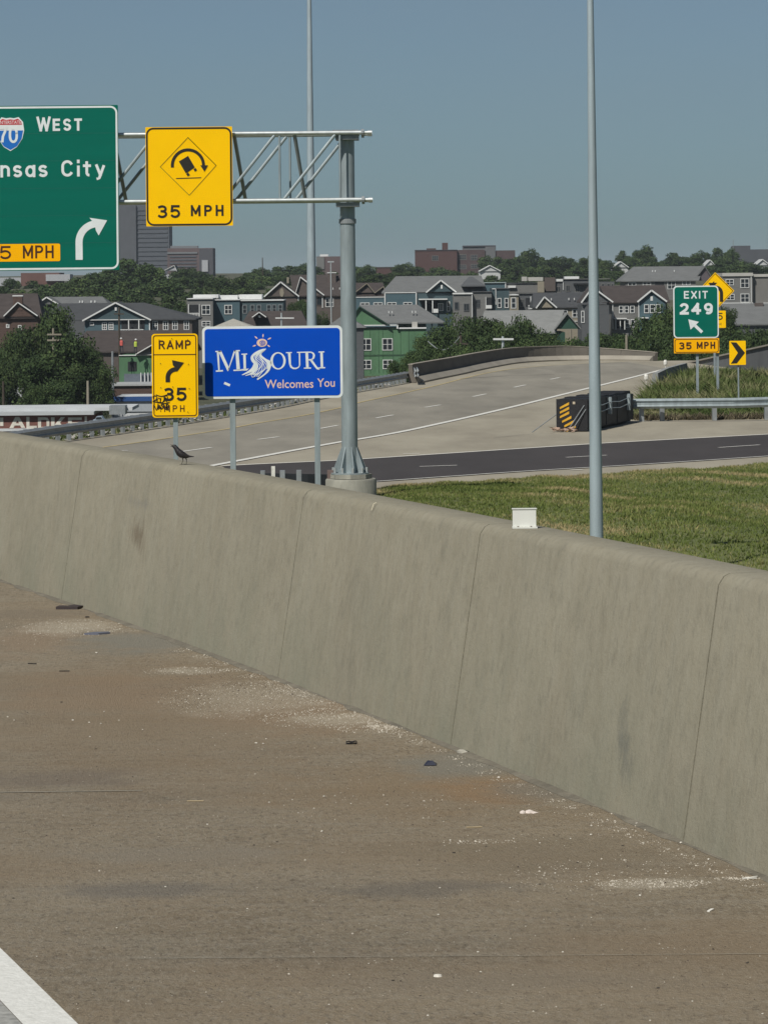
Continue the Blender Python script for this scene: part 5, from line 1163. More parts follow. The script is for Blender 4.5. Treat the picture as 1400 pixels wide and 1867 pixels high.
# -- long grey roof with dark green gable
h = House('grey_roof_house', 'house with long light grey roof and dark green gable end behind the bushy trees', 'house', 430, 880, 1030, 606, 12, 0, dgreen)
h.side_roof(roof_l, 886, 1034, 566, x0=878, x1=1008, ye=606); h.gable(roof_l, dgreen, 1012, 1057, 600, 1034, 573, .3, depth=9, over=1.5, trim=roof_l, tw=.15)
# -- house O right of pole
h = House('grey_gabled_house', 'grey two-storey house with teal front gable and white triple windows right of the light pole', 'house', 480, 1116, 1216, 550, 12, 0, greyw)
h.side_roof(roof_b, 1098, 1218, 520, x0=1112); h.gable(roof_b, teal, 1163, 1212, 549, 1186.5, 530, .9, depth=7, over=2.5, tw=.34, attic=(1187, 544, 2.2, 4)); MB().box((h.X(1164), -.9, 0), (h.X(1212), -.01, h.Z(549))).build('front_wall', teal, h.root, world=False)
h.trimline(1116, 1163, 550, 1.2); h.win([(1132, 563.5, 8, 14), (1142, 563.5, 8, 14), (1152.5, 563.5, 8, 14), (1143, 589, 8, 15), (1153, 589, 8, 15)], mull=(0, 1)); h.win([(1177.5, 562.5, 9, 16), (1188, 562.5, 9, 16), (1198.5, 562.5, 9, 16)], mull=(0, 1), dy=-.9)
h.posts((1121, 1129, 1137), 581, 600, 1.6, -1.4); h.b('porch_roof', wtrim, 1118, 579, 1141, 581, -1.6, 0); h.b('porch_opening', shade, 1122, 582, 1136, 598, -.06, 0); h.trimline(1116, 1117.4, 575, 48); h.b('corner_board', wtrim, 1162.6, 551, 1164, 596, -1.0, -.9)
h.b('porch_roof', wtrim, 1165, 578, 1180, 580, -2, -.9); h.b('porch_opening', shade, 1168, 580, 1178, 594, -.96, -.91)
h = House('grey_side_house', 'grey side of a townhouse with pale window just right of the light pole', 'house', 470, 1060, 1110, 556, 10, 0, greyd)
h.gable(roof_b, greyd, 1060, 1116, 551, 1080, 524, .2, over=1, tw=.3); h.win([(1062, 577, 6, 22)], mull=(0, 1))
# -- P long building behind
h = House('long_grey_house', 'long house with wide grey roof and white windows behind the EXIT 249 sign', 'house', 600, 1140, 1268, 512, 14, 0, greyw)
h.side_roof(roof_g, 1160, 1290, 485, x0=1136, x1=1270, ye=511); h.gable(roof_g, mat('purple_grey_siding', (.10, .085, .095)), 1266, 1302, 512, 1287, 487, -2, depth=12, over=1, trim=roof_g, tw=.2)
h.trimline(1140, 1268, 512, 1); h.win([(1152, 519.5, 15, 11), (1179, 518.5, 15, 11), (1224, 519.5, 15, 15), (1251, 516, 15, 8)]); h.b('dark_opening', shade, 1194, 514, 1210, 525, -.06, .01)
for px in (1193, 1198, 1233): h.b('roof_vent', wtrim, px-.8, 492, px+.8, 495, 4, 4.4)
# -- Q beige building at right
h = House('beige_flat_building', 'beige-grey flat-roofed building with white windows behind the diamond sign at the right edge', 'building', 560, 1317, 1372, 502, 14, 0, greyw)
h.flat(1317, 1372, 503, roof_w, 6); h.win([(1330, 514, 15, 11), (1357.5, 516, 16, 17), (1357.5, 543, 16, 16), (1331, 541, 15, 11)]); h.trimline(1368.5, 1369.7, 528, 50); h.trimline(1317, 1372, 552, 1.3)
h = House('beige_flat_building', 'plain beige-grey flat-roofed wing at the right edge of the photograph', 'building', 561, 1372.5, 1440, 504, 14, 0, mat('plain_grey_beige_wall', (.17, .165, .155), .85, 0, .06, .4))
h.flat(1372.5, 1440, 504, roof_w, 5); h.trimline(1372.5, 1440, 552, 1.3)
h = House('grey_roof_house', 'house with plain light grey roof below the beige flat-roofed building', 'house', 430, 1330, 1470, 590, 12, 0, greyd)
h.side_roof(roof_g, 1322, 1460, 553, x0=1340, x1=1470); h.b('side_panel', brownw, 1384, 552, 1400, 562, 5, 5.5)
# -- green sheathing house J
h = House('green_sheathed_house', 'unfinished house wrapped in bright green sheathing with white windows and grey roof', 'house', 474, 630, 777, 598, 12, 0, greensh)
h.side_roof(roof_g, 655, 762, 556, x0=648, x1=806, ye=588, depth=11, dy=1); h.gable(roof_g, greensh, 630, 709, 593, 656, 559, .4, depth=3, over=1.5, trim=dgreen, tw=.18)
h.b('roof_edge', wtrim, 648, 591.5, 724, 593.5, -.5, 0); h.b('roof_edge', wtrim, 724, 597, 777, 599.5, -.3, .3); h.b('roof_edge', wtrim, 723, 592, 726, 599, -.5, 0); h.b('parapet', roof_w, 751, 587, 761, 598, .2, 1); h.b('back_wall', dgreen, 724, 590, 777, 597, 2, 9)
for px in (709, 715, 752, 758): h.b('roof_vent', wtrim, px-.7, 567, px+.7, 571, 2.5, 2.9)
h.win([(667, 627.5, 19, 22), (706, 627.5, 19, 22), (667, 664, 19, 17), (706, 664, 18, 17)], mull=(1, 1))
h.b('floor_band', mat('green_sheathing_seam', (.030, .075, .038), .8), 648, 646, 777, 648.5, -.06, .0)
for px in (648, 659, 674.5, 690, 698, 716, 730, 745): h.b('sheathing_seam', mat('green_sheathing_seam', (.030, .075, .038), .8), px-.4, 600, px+.4, 680, -.03, .0)
# -- small green corner at far left
h = House('green_shed', 'small green sheathed wall corner rising among the dark trees at far left', 'building', 380, 24, 52, 618, 6, 0, greensh); h.b('top_plate', beige, 24, 616.5, 62, 618, -.2, 6)
# -- white and blue sheds, brick wall with painted letters
bluep = mat('blue_fascia', (.02, .07, .22), .6, 0, .1, .5); whitew = mat('white_painted_wall', (.50, .52, .53), .75, 0, .12, .4)
h = House('white_shed', 'long white shed with blue fascia band below the dark trees at the left edge', 'building', 340, -120, 62, 708, 10, 0, whitew); h.b('fascia', bluep, -120, 720, 33, 731.5, -.3, -.0)
h.b('dark_opening', shade, 60, 732, 78, 746, -.1, 2)
h = House('white_shed', 'white shed with bright blue roof band left of the RAMP sign', 'building', 335, 208, 330, 724, 10, 0, whitew); h.b('fascia', bluep, 208, 722.5, 330, 731, -.3, 0); h.b('roof_edge', wtrim, 250, 718, 300, 720, -.2, 0)
h.b('shutter', mat('ribbed_grey_panel', (.34, .37, .40), .6, 0, .1, 3, (6, 1, 1)), 228, 736, 330, 750, -.12, -.01)
h = House('brick_shed', 'low dark brick building just above the white shed with the blue band', 'building', 350, 205, 310, 703, 8, 0, brick); h.flat(205, 310, 703, mat('pale_floor_edge', (.35, .36, .36)), 3)
h = House('painted_brick_wall', 'red-brown brick wall with big white painted letters under a pale flat roof', 'wall', 300, -120, 172, 757, 9, 0, mat('red_brown_painted_brick', (.17, .075, .06), .9, 0, .2, 1.5, (1, 1, 3)))
MB().box((h.X(-120), -.5, h.Z(757)), (h.X(172), 10, h.Z(751))).build('roof_slab', mat('pale_grey_roof_slab', (.42, .44, .45), .7, 0, .1, .6), h.root, world=False); h.b('roof_ledge', whitew, -120, 745, 240, 750.9, 1, 9); h.b('lower_band', whitew, -20, 781, 60, 786, -.12, 0)
h.b('air_unit', galv_d, 200, 741, 229, 757, -.5, 2)
LT = {'A': [[(0,0),(.25,0),(.62,1),(.38,1)],[(.75,0),(1,0),(.62,1),(.42,1)],[(.22,.22),(.8,.22),(.74,.42),(.28,.42)]], 'L': [[(0,0),(.3,0),(.3,1),(0,1)],[(.3,0),(1,0),(1,.25),(.3,.25)]],
 'D': [[(0,0),(.28,0),(.28,1),(0,1)],[(.28,.78),(.7,.78),(.6,1),(.28,1)],[(.7,.78),(1,.7),(.85,.95),(.6,1)],[(.75,.2),(1,.3),(1,.7),(.75,.78)],[(.28,0),(.7,0),(1,.3),(.75,.2),(.28,.2)]],
 'K': [[(0,0),(.25,0),(.25,1),(0,1)],[(.25,.4),(.7,1),(1,1),(.42,.3)],[(.4,.5),(.72,0),(1,0),(.55,.66)]], 'E': [[(0,0),(.28,0),(.28,1),(0,1)],[(.28,.8),(1,.8),(1,1),(.28,1)],[(.28,.42),(.85,.42),(.85,.6),(.28,.6)],[(.28,0),(1,0),(1,.2),(.28,.2)]], 'I': [[(.2,.1),(.8,.1),(.8,1),(.2,1)]]}
cream = mat('cream_wall_paint', (.62, .59, .52), .85, 0, .15, 1)
for ch, x0, x1, y0, y1 in (('I', -2, 8, 761, 778), ('A', 17, 46, 760, 780), ('L', 48, 67, 760, 782), ('D', 69, 90, 761, 783), ('K', 93, 119, 761, 784), ('E', 124, 149, 762, 784), ('I', 153, 160, 760, 781)):
    mb = MB()
    for i, p in enumerate(LT[ch]):
        q = [(h.X(x0+(x1-x0)*u), h.Z(y1-(y1-y0)*v)) for u, v in p]; mb.prismY(q, -.03-.004*i, .0)
    mb.build('letter', cream, h.root, world=False)
# clutter behind the guardrail
for (px, py, w, hh, Y, nm, lab, m) in ((180, 766, 22, 14, 290, 'parked_van', 'small pale blue van parked at the right end of the painted brick wall', mat('pale_blue_van_paint', (.30, .36, .42), .4)), (205, 783, 30, 9, 250, 'parked_car', 'white car low behind the guardrail right of the painted wall', mat('white_car_paint', (.6, .61, .6), .3))):
    a = at(px-w/2, py+hh/2, Y); b = at(px+w/2, py-hh/2, Y); r = root(nm, ((a.x+b.x)/2, Y, a.z), lab, 'car'); W2 = (b.x-a.x)/2; H2 = b.z-a.z
    P = [(-W2, .25*H2), (-W2*.98, .55*H2), (-W2*.6, .6*H2), (-W2*.4, .97*H2), (W2*.45, H2), (W2*.75, .6*H2), (W2, .5*H2), (W2, .2*H2)]
    MB().prismY(P[::-1], 0, 1.7).build('body', m, r, world=False); MB().prismY([(-W2*.5, .62*H2), (-W2*.36, .9*H2), (W2*.4, .92*H2), (W2*.62, .62*H2)], -.02, -.005).build('window', glass, r, world=False)
    for x in (-.6, .6):
        o = MB().lathe((0, 0, 0), [(.22*H2, 0), (.22*H2, .2)], 10).build('wheel', blackm, r, world=False); o.rotation_euler = (math.pi/2, 0, 0); o.location = (x*W2, .18, .2*H2)
# -- far buildings
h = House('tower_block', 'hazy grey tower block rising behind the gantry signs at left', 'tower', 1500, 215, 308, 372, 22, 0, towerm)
for i in range(12):
    for j in range(7): pass
for i in range(13): h.b('window_band', mat('hazy_window_band', (.082, .090, .104), .8), 250, 380+i*8.3, 305, 383.4+i*8.3, -.3, -.0)
h.b('side_wing', mat('darker_tower_wing', (.085, .09, .10), .9, 0, .1, .3), 217, 372, 248, 480, -1.5, -.02)
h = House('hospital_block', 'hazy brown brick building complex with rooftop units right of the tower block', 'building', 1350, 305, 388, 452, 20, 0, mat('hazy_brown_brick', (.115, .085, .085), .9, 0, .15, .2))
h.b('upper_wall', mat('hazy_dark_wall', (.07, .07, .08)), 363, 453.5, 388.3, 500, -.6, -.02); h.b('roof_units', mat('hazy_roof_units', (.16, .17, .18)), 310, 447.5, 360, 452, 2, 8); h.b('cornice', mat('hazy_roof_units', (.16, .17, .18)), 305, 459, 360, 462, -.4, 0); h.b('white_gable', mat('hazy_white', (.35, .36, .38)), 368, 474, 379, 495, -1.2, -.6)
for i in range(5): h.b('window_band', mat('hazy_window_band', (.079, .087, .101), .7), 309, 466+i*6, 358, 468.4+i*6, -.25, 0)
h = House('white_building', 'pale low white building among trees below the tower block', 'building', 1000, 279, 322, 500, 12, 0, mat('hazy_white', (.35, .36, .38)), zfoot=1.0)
h.gable(roof_g, mat('hazy_white', (.35, .36, .38)), 300, 322, 493, 318, 484, .2, over=1, tw=.2)
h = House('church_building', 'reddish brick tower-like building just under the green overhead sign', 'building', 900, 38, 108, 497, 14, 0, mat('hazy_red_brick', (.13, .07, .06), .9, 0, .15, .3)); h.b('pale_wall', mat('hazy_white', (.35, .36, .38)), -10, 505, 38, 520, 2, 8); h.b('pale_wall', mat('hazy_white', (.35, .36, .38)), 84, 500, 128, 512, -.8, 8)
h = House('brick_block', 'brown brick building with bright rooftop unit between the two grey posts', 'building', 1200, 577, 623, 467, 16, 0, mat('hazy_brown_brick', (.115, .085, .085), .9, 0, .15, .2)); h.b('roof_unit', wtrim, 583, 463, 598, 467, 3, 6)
h.b('pilaster', greyw, 577.5, 468, 591, 490, -.4, 0)
h = House('brick_school', 'long dull red brick institutional building with chimney on the far ridge', 'building', 1150, 757, 833, 455, 16, 0, redbrick)
h.flat(757, 833, 456, mat('hazy_dark_wall', (.07, .07, .08)), 1.2); h.b('chimney', redbrick, 806.5, 442, 817, 455, 4, 7); h.b('roof_box', redbrick, 778, 452, 795, 455, 3, 7); h.win([(793, 470, 12, 9)], mull=(2, 1), trim=greyw)
h = House('brick_school', 'darker windowed wing with raised roof block right of the red brick building', 'building', 1152, 833.4, 884, 455, 16, 0, mat('dark_brown_brick', (.075, .052, .052), .9, 0, .2, 1.2))
h.win([(843, 468, 14, 10), (864, 469, 13, 10), (843, 486, 14, 8), (864, 485, 13, 8)], mull=(3, 1), trim=greyw); h.b('roof_block', mat('hazy_grey_wall', (.12, .125, .13)), 844, 448, 904, 455, 1, 9); h.b('roof_block_edge', mat('hazy_dark_wall', (.07, .07, .08)), 844, 447, 904, 449, .5, 9.5)
h = House('brick_school', 'far grey-brown wing at the right end of the ridge building above the trees', 'building', 1153, 884.4, 939, 456, 16, 0, mat('dark_brown_brick', (.075, .052, .052), .9, 0, .2, 1.2)); h.b('stair_block', mat('hazy_grey_wall', (.12, .125, .13)), 884.5, 449, 903, 500, -.5, -.02)
h = House('ridge_building', 'low reddish building among trees left of the brick school on the ridge', 'building', 1100, 684, 722, 487, 10, 0, redbrick); h.flat(684, 722, 487, greyw, 1)
h = House('slate_building', 'dark flat building on the skyline at the right edge', 'building', 1200, 1338, 1450, 454, 16, 0, mat('hazy_slate_wall', (.075, .08, .09), .9, 0, .1, .3)); h.b('upper_block', mat('hazy_slate_wall', (.075, .08, .09), .9, 0, .1, .3), 1338.5, 447, 1368, 454, .2, 10)
MB().tube((h.X(1337), 1, h.Z(456)), (h.X(1337), 1, h.Z(436)), .12, n=5).build('mast', galv_d, h.root, world=False)
for (px, py, w, Y, lab) in ((893, 484, 38, 900, 'small white gabled house among trees below the brick school'), (1131, 477, 28, 950, 'small white gabled house on the ridge right of the light pole'), (1294, 474, 20, 950, 'tiny white gabled roof just above the yellow diamond sign'), (1390, 473, 26, 950, 'small white gabled house under the slate building at the right edge')):
    h = House('white_house', lab, 'house', Y, px-w/2, px+w/2, py+10, 9, 0, mat('far_white_siding', (.45, .46, .46), .8)); h.gable(mat('far_white_siding', (.45, .46, .46), .8), mat('far_white_siding', (.45, .46, .46), .8), px-w/2, px+w/2, py+10, px, py, .3, over=1, tw=.3)
for (px, y0, y1, Y, s_) in ((603, 478, 590, 520, 'grey street lamp pole with small head between the tall pole and gantry column'),):
    a = at(px, y0, Y); r = root('street_lamp', (a.x, Y, terr(a.x, Y)), s_, 'street lamp'); MB().tube((a.x, Y, terr(a.x, Y)), (a.x, Y, a.z), .13, .08, 8).build('pole', galv_b, r); MB().box((a.x-.5, Y-.15, a.z), (a.x+.5, Y+.15, a.z+.2)).build('lamp_head', galv_b, r)
# utility poles
for (px, y0, y1, Y, arms, lab, m_) in ((97, 598, 700, 330, ((86, 112, 609.5), (86, 112, 620)), 'pale utility pole with two crossarms in front of the dark trees at left', beige), (840, 611, 660, 290, ((826, 853, 626.5),), 'dark utility pole with one crossarm beside the bridge parapet', barkm), (916.5, 613, 650, 280, ((899, 936, 618),), 'grey utility pole with bright white crossarm behind the bridge parapet', galv_b),
                                (1040, 600, 650, 300, (), 'plain pale post rising behind the parapet left of the light pole', beige), (160, 694, 745, 310, (), 'thin pale post under the dark trees left of the RAMP sign', beige), (205, 640, 745, 345, (), 'tall pale post left of the white shed with blue band', galv_d),
                                (1142, 610, 665, 290, (), 'short pale post in the bushes right of the light pole', beige), (6, 695, 745, 320, (), 'dark post in front of the white shed at the left edge', barkm), (113.5+0, 660, 661, 330, (), '', beige), (513, 570, 592, 440, ((502, 536, 579.5),), 'slanting pole with crossarm above the MISSOURI sign', galv_b), (478.5, 469, 520, 900, (), 'thin dark spire on the skyline left of the tall grey pole', barkm), (217, 560, 650, 415, ((208, 226, 572),), 'dark utility pole in front of the teal gabled house', barkm)):
    if not lab: continue
    a = at(px, y0, Y); zb_ = terr(a.x, Y); r = root('utility_pole', (a.x, Y, zb_), lab, 'utility pole'); MB().tube((a.x, Y, zb_), (a.x, Y, a.z), .17, .11, 8).build('pole', m_, r)
    for (xa, xb, y) in arms: p = at(xa, y, Y-.2); q = at(xb, y, Y-.2); MB().beam(p, q, .14, .16).build('crossarm', m_ if m_ is not galv_b else wtrim, r)
# sagging wires from the dark pole
p = at(780, 622, 300); q = at(840, 612, 290); mb = MB(); pts = [p.lerp(q, t)+Vector((0, 0, -1.0*math.sin(math.pi*t))) for t in np.linspace(0, 1, 12)]
for a, b in zip(pts, pts[1:]): mb.tube(a, b, .045, n=4)
tag(mb.build('power_line', galv_b), 'pale sagging wire crossing the bushy trees to the dark utility pole', 'wire')

# --------------------------------------------------------------- two workers on the low building
def person(px, py, Y, vest, label, lean):
    c_ = at(px, py, Y); r = root('person', c_, label, 'person')
    J = {'pel': (0, 0, .92), 'chest': (.02*lean, 0, 1.28), 'neck': (.04*lean, 0, 1.50), 'head': (.06*lean, -.02, 1.66), 'top': (.06*lean, 0, 1.76),
         'hl': (-.10, 0, .86), 'kl': (-.13, -.05, .48), 'fl': (-.14, 0, .06), 'tl': (-.14, -.16, .03), 'hr': (.10, 0, .86), 'kr': (.15, -.03, .48), 'fr': (.17, .05, .06), 'tr': (.17, -.11, .03),
         'sl': (-.19, 0, 1.43), 'el': (-.30, -.04, 1.16), 'wl': (-.24, -.22, .98), 'gl': (-.22, -.28, .94), 'sr': (.21, 0, 1.43), 'er': (.33, -.06, 1.18), 'wr': (.26, -.26, 1.06), 'gr': (.25, -.33, 1.04)}
    E_ = [('pel', 'chest'), ('chest', 'neck'), ('neck', 'head'), ('head', 'top'), ('pel', 'hl'), ('hl', 'kl'), ('kl', 'fl'), ('fl', 'tl'), ('pel', 'hr'), ('hr', 'kr'), ('kr', 'fr'), ('fr', 'tr'), ('chest', 'sl'), ('sl', 'el'), ('el', 'wl'), ('wl', 'gl'), ('chest', 'sr'), ('sr', 'er'), ('er', 'wr'), ('wr', 'gr')]
    R_ = dict(pel=.14, chest=.15, neck=.06, head=.10, top=.08, hl=.1, kl=.065, fl=.045, tl=.04, hr=.1, kr=.065, fr=.045, tr=.04, sl=.07, el=.048, wl=.035, gl=.04, sr=.07, er=.048, wr=.035, gr=.04)
    ks = list(J); me = bpy.data.meshes.new('body'); me.from_pydata([J[k] for k in ks], [(ks.index(a), ks.index(b)) for a, b in E_], [])
    o = bpy.data.objects.new('body', me); C.objects.link(o); m = o.modifiers.new('skin', 'SKIN')
    if not me.skin_vertices: me.attributes.new
    sk = me.skin_vertices[0].data if me.skin_vertices else None
    if sk is None: 
        bpy.context.view_layer.objects.active = o; bpy.ops.object.skin_root_mark; sk = None
    if sk:
        for i, k in enumerate(ks): sk[i].radius = (R_[k], R_[k]*.8); sk[i].use_root = (k == 'pel')
    o.modifiers.new('sub', 'SUBSURF').levels = 1; bpy.context.view_layer.update()
    d2 = bpy.data.meshes.new_from_object(o.evaluated_get(bpy.context.evaluated_depsgraph_get())); bpy.data.objects.remove(o)
    d2.materials.clear(); d2.materials.append(mat('work_trousers', (.03, .035, .05), .9)); o = inst('body', d2, r)
    MB().lathe((.03*lean, 0, 0), [(.19, .88), (.2, 1.1), (.22, 1.38), (.12, 1.50)], 10).build('vest', vest, r, world=False).scale = (1, .75, 1)
    MB().lathe((.06*lean, -.01, 1.66), [(.11, -.10), (.115, .0), (.05, .09)], 8).build('face', mat('skin_tone', (.35, .2, .14), .7), r, world=False)
    MB().lathe((.06*lean, -.01, 1.72), [(.15, 0), (.13, .05), (.08, .11), (.02, .13)], 10).build('hard_hat', wtrim, r, world=False)
person(222, 643, 398, mat('coral_vest', (.6, .12, .10), .8), 'person in a coral vest and hard hat standing on the green unfinished building', -1)
person(247, 645, 398, mat('lime_vest', (.45, .55, .08), .8), 'person in a lime yellow vest and hard hat standing beside the white roof', 1)

# --------------------------------------------------------------- trees
def crown_mesh(seed, nl, lobes, size, top=1.0):
    g_ = np.random.default_rng(seed); P = []; Nn = []; T_ = []
    for i in range(lobes):
        a = g_.uniform(0, 2*math.pi); zz = g_.uniform(.16, .86); rr = .33*math.sqrt(max(.05, 1-((zz-.45)/.6)**2))*g_.uniform(.25, 1.0)
        c = np.array([rr*math.cos(a), rr*math.sin(a), zz]); R = g_.uniform(.11, .22); k = int(nl/lobes); v = g_.normal(size=(k, 3)); v /= np.linalg.norm(v, axis=1)[:, None]
        rad = R*(g_.uniform(.55, 1.08, k))[:, None]; P.append(c+v*rad*np.array([1, 1, .85])); Nn.append(v); T_.append(np.clip(g_.normal(.5, .12)+g_.normal(0, .14, k), 0, 1))
    P = np.concatenate(P); Nn = np.concatenate(Nn); T_ = np.concatenate(T_); k = len(P)
    n = Nn+g_.normal(0, .55, (k, 3)); n /= np.linalg.norm(n, axis=1)[:, None]; t = np.cross(n, g_.normal(size=(k, 3))); t /= np.linalg.norm(t, axis=1)[:, None]; b = np.cross(n, t)
    s = size*g_.uniform(.6, 1.3, k)[:, None]; V = np.stack([P-t*s-b*s*.45, P+t*s*.2-b*s*.7, P+t*s+b*s*.45, P-t*s*.2+b*s*.7], 1).reshape(-1, 3)
    V[:, 2] = np.clip(V[:, 2], .02, None); Fc = np.arange(len(V)).reshape(-1, 4); return numpy_mesh('crown', V, Fc, leafm, T_)
def trunk_mesh(seed):
    r_ = random.Random(seed); mb = MB(); mb.tube((0, 0, -.05), (.01, 0, .35), .028, .020, 8); mb.tube((.01, 0, .35), (.0, .01, .62), .020, .010, 7)
    for i in range(6):
        a = i*1.05+r_.random(); z = .2+.06*i; mb.tube((0, 0, z), (.25*math.cos(a), .25*math.sin(a), z+.22), .011, .003, 6)
    return mb.mesh('trunk', barkm)
NEAR = [crown_mesh(i, 9000, 26, .019) for i in range(4)]; FARC = [crown_mesh(10+i, 6500, 26, .026) for i in range(4)]; TRK = [trunk_mesh(i) for i in range(3)]
tcount = [0]
def tree(px, ytop, w, Y, label, group=None, near=False, ybase=None, name='tree', sink=0):
    a = at(px, ytop, Y); z0_ = terr(a.x, Y) if ybase is None else at(px, ybase, Y).z
    z0_ -= sink; H = a.z-z0_; i = tcount[0]; tcount[0] += 1
    r = root(name, (a.x, Y, z0_), label, 'tree' if name == 'tree' else 'bush', group, random.uniform(0, 6.28)); Wm = w*Y/F
    cz = max(min(H, Wm*1.9), Wm*.92)
    inst('crown', (NEAR if near else FARC)[i % 4], r, (0, 0, H-cz*.98), 0, (Wm/.84, Wm/.84, cz*.98))
    inst('trunk', TRK[i % 3], r, (0, 0, 0), 0, (Wm*.8, Wm*.8, H))
    return r
G1 = 'dark trees at the left below the hill'
for (px, yt, w, Y) in ((100, 555, 80, 365), (62, 590, 90, 345), (120, 612, 110, 330), (150, 622, 90, 335), (30, 600, 70, 350), (10, 622, 80, 360), (175, 640, 70, 340), (70, 640, 110, 325), (185, 668, 56, 330), (140, 660, 80, 322), (8, 660, 60, 335), (110, 690, 80, 318), (60, 700, 40, 316)):
    tree(px, yt, w, Y, 'dark full tree in the clump left of the RAMP sign', G1, True)
G2 = 'trees on the hill under the green overhead sign'
for (px, yt, w, Y) in ((240, 468, 90, 800), (200, 480, 80, 780), (270, 480, 70, 760), (150, 500, 80, 720), (110, 512, 70, 700), (230, 505, 100, 690), (290, 505, 80, 700), (180, 515, 90, 680), (320, 512, 70, 690), (60, 508, 50, 850), (20, 507, 40, 850), (140, 525, 90, 650), (300, 535, 70, 600), (330, 545, 50, 590), (215, 530, 90, 640), (260, 535, 80, 620)):
    tree(px, yt, w, Y, 'dark green tree on the slope between the overhead sign and the teal house', G2)
for (px, yt, w, Y) in ((8, 519, 70, 700), (45, 524, 60, 680), (80, 520, 70, 690), (125, 517, 60, 700), (-20, 522, 60, 690), (60, 532, 60, 600), (100, 534, 60, 600), (20, 530, 60, 610)):
    tree(px, yt, w, Y, 'hill tree', G2)
G3 = 'trees between the far brick complex and the brown gabled house'
for (px, yt, w, Y) in ((345, 502, 50, 800), (355, 485, 44, 1000), (375, 500, 50, 780), (400, 502, 60, 760), (430, 503, 55, 780), (460, 505, 50, 780), (478, 497, 50, 900), (500, 500, 50, 850), (448, 495, 36, 950), (465, 488, 26, 1000), (360, 525, 70, 640), (410, 522, 70, 660), (450, 522, 70, 650), (490, 522, 60, 640), (330, 488, 46, 900), (535, 500, 44, 850), (560, 505, 40, 840), (605, 492, 40, 850), (582, 498, 40, 850)):
    tree(px, yt, w, Y, 'dark green tree on the hillside behind the townhouses at left centre', G3)
G4 = 'dark flat-topped trees on the skyline beside the tall grey pole'
for (px, yt, w, Y) in ((480, 487, 36, 1100), (500, 484, 44, 1100), (525, 481, 48, 1100), (550, 480, 44, 1100), (572, 482, 36, 1100), (510, 492, 50, 1050), (545, 492, 50, 1050)):
    tree(px, yt, w, Y, 'dark skyline tree just left of the tall grey pole', G4)
tree(549, 543, 30, 500, 'leafy tree in front of the brown gabled house left of the tall grey pole', None, True); tree(532, 552, 34, 480, 'low leafy tree right of the blue townhouse roofs', None, True); tree(560, 550, 34, 485, 'dark shrubby tree at the foot of the brown gabled house', None, True); tree(583, 570, 40, 470, 'dark low tree right of the tall grey pole', None, True)
G5 = 'trees between the gantry column and the brick school'
for (px, yt, w, Y) in ((655, 485, 36, 1000), (668, 482, 36, 1000), (690, 496, 40, 900), (710, 495, 36, 900), (726, 482, 32, 1050), (738, 478, 34, 1100), (760, 484, 44, 1100), (785, 485, 44, 1090), (810, 486, 44, 1085), (645, 498, 40, 900), (725, 495, 40, 850), (700, 505, 40, 700), (830, 493, 40, 1000), (860, 494, 44, 950), (752, 492, 44, 900), (780, 494, 50, 900), (672, 500, 44, 780)):
    tree(px, yt, w, Y, 'dark tree on the ridge between the gantry column and the brick school', G5)
G6 = 'skyline trees right of the brick school'
for (px, yt, w, Y) in ((965, 453, 46, 1050), (945, 466, 40, 1030), (990, 465, 40, 1060), (1010, 468, 46, 1050), (1035, 467, 44, 1050), (1060, 468, 40, 1040), (1072, 462, 30, 1040), (1095, 470, 34, 1040), (1108, 474, 34, 1030), (930, 470, 40, 1000), (915, 477, 40, 960), (945, 480, 50, 950), (975, 482, 50, 940), (1005, 484, 50, 940), (1040, 484, 50, 940), (1070, 486, 46, 940), (1100, 488, 46, 900), (890, 500, 44, 850), (925, 497, 46, 850), (960, 500, 40, 830), (885, 465, 36, 1100), (905, 466, 40, 1090)):
    tree(px, yt, w, Y, 'dark round tree on the skyline between the brick school and the light pole', G6)
G7 = 'skyline trees at the right of the light pole'
for (px, yt, w, Y) in ((1138, 453, 36, 1100), (1172, 447, 46, 1080), (1150, 466, 40, 1050), (1195, 466, 36, 1050), (1228, 457, 50, 1060), (1262, 462, 44, 1050), (1285, 456, 36, 1060), (1308, 449, 30, 1100), (1322, 456, 34, 1080), (1335, 452, 30, 1080), (1210, 478, 44, 950), (1250, 478, 44, 950), (1305, 472, 46, 900), (1340, 474, 60, 900), (1375, 478, 50, 880), (1400, 484, 50, 880), (1270, 476, 40, 950), (1165, 480, 40, 920), (1118, 480, 36, 950), (1122, 492, 40, 850), (1310, 485, 44, 800), (1345, 490, 60, 780), (1190, 476, 40, 930), (1412, 474, 40, 950)):
    tree(px, yt, w, Y, 'dark round tree on the skyline right of the light pole', G7)
G8 = 'bushy trees behind the bridge parapet'
for (px, yt, w, Y) in ((840, 575, 80, 330), (885, 570, 90, 325), (950, 578, 80, 320), (925, 585, 80, 310), (800, 592, 70, 320), (860, 596, 90, 300), (985, 602, 70, 305), (905, 612, 80, 285), (780, 612, 60, 300), (760, 632, 60, 290), (815, 622, 80, 285), (850, 630, 60, 270), (1015, 608, 60, 300), (1050, 609, 70, 295), (960, 612, 70, 285), (1000, 618, 60, 275), (745, 655, 40, 260), (1085, 600, 60, 310), (1020, 622, 60, 265), (940, 628, 60, 265), (725, 655, 40, 290), (790, 648, 50, 250)):
    tree(px, yt, w, Y, 'bushy dark green tree in the belt just behind the bridge parapet', G8, True)
G9 = 'trees behind the EXIT 249 sign'
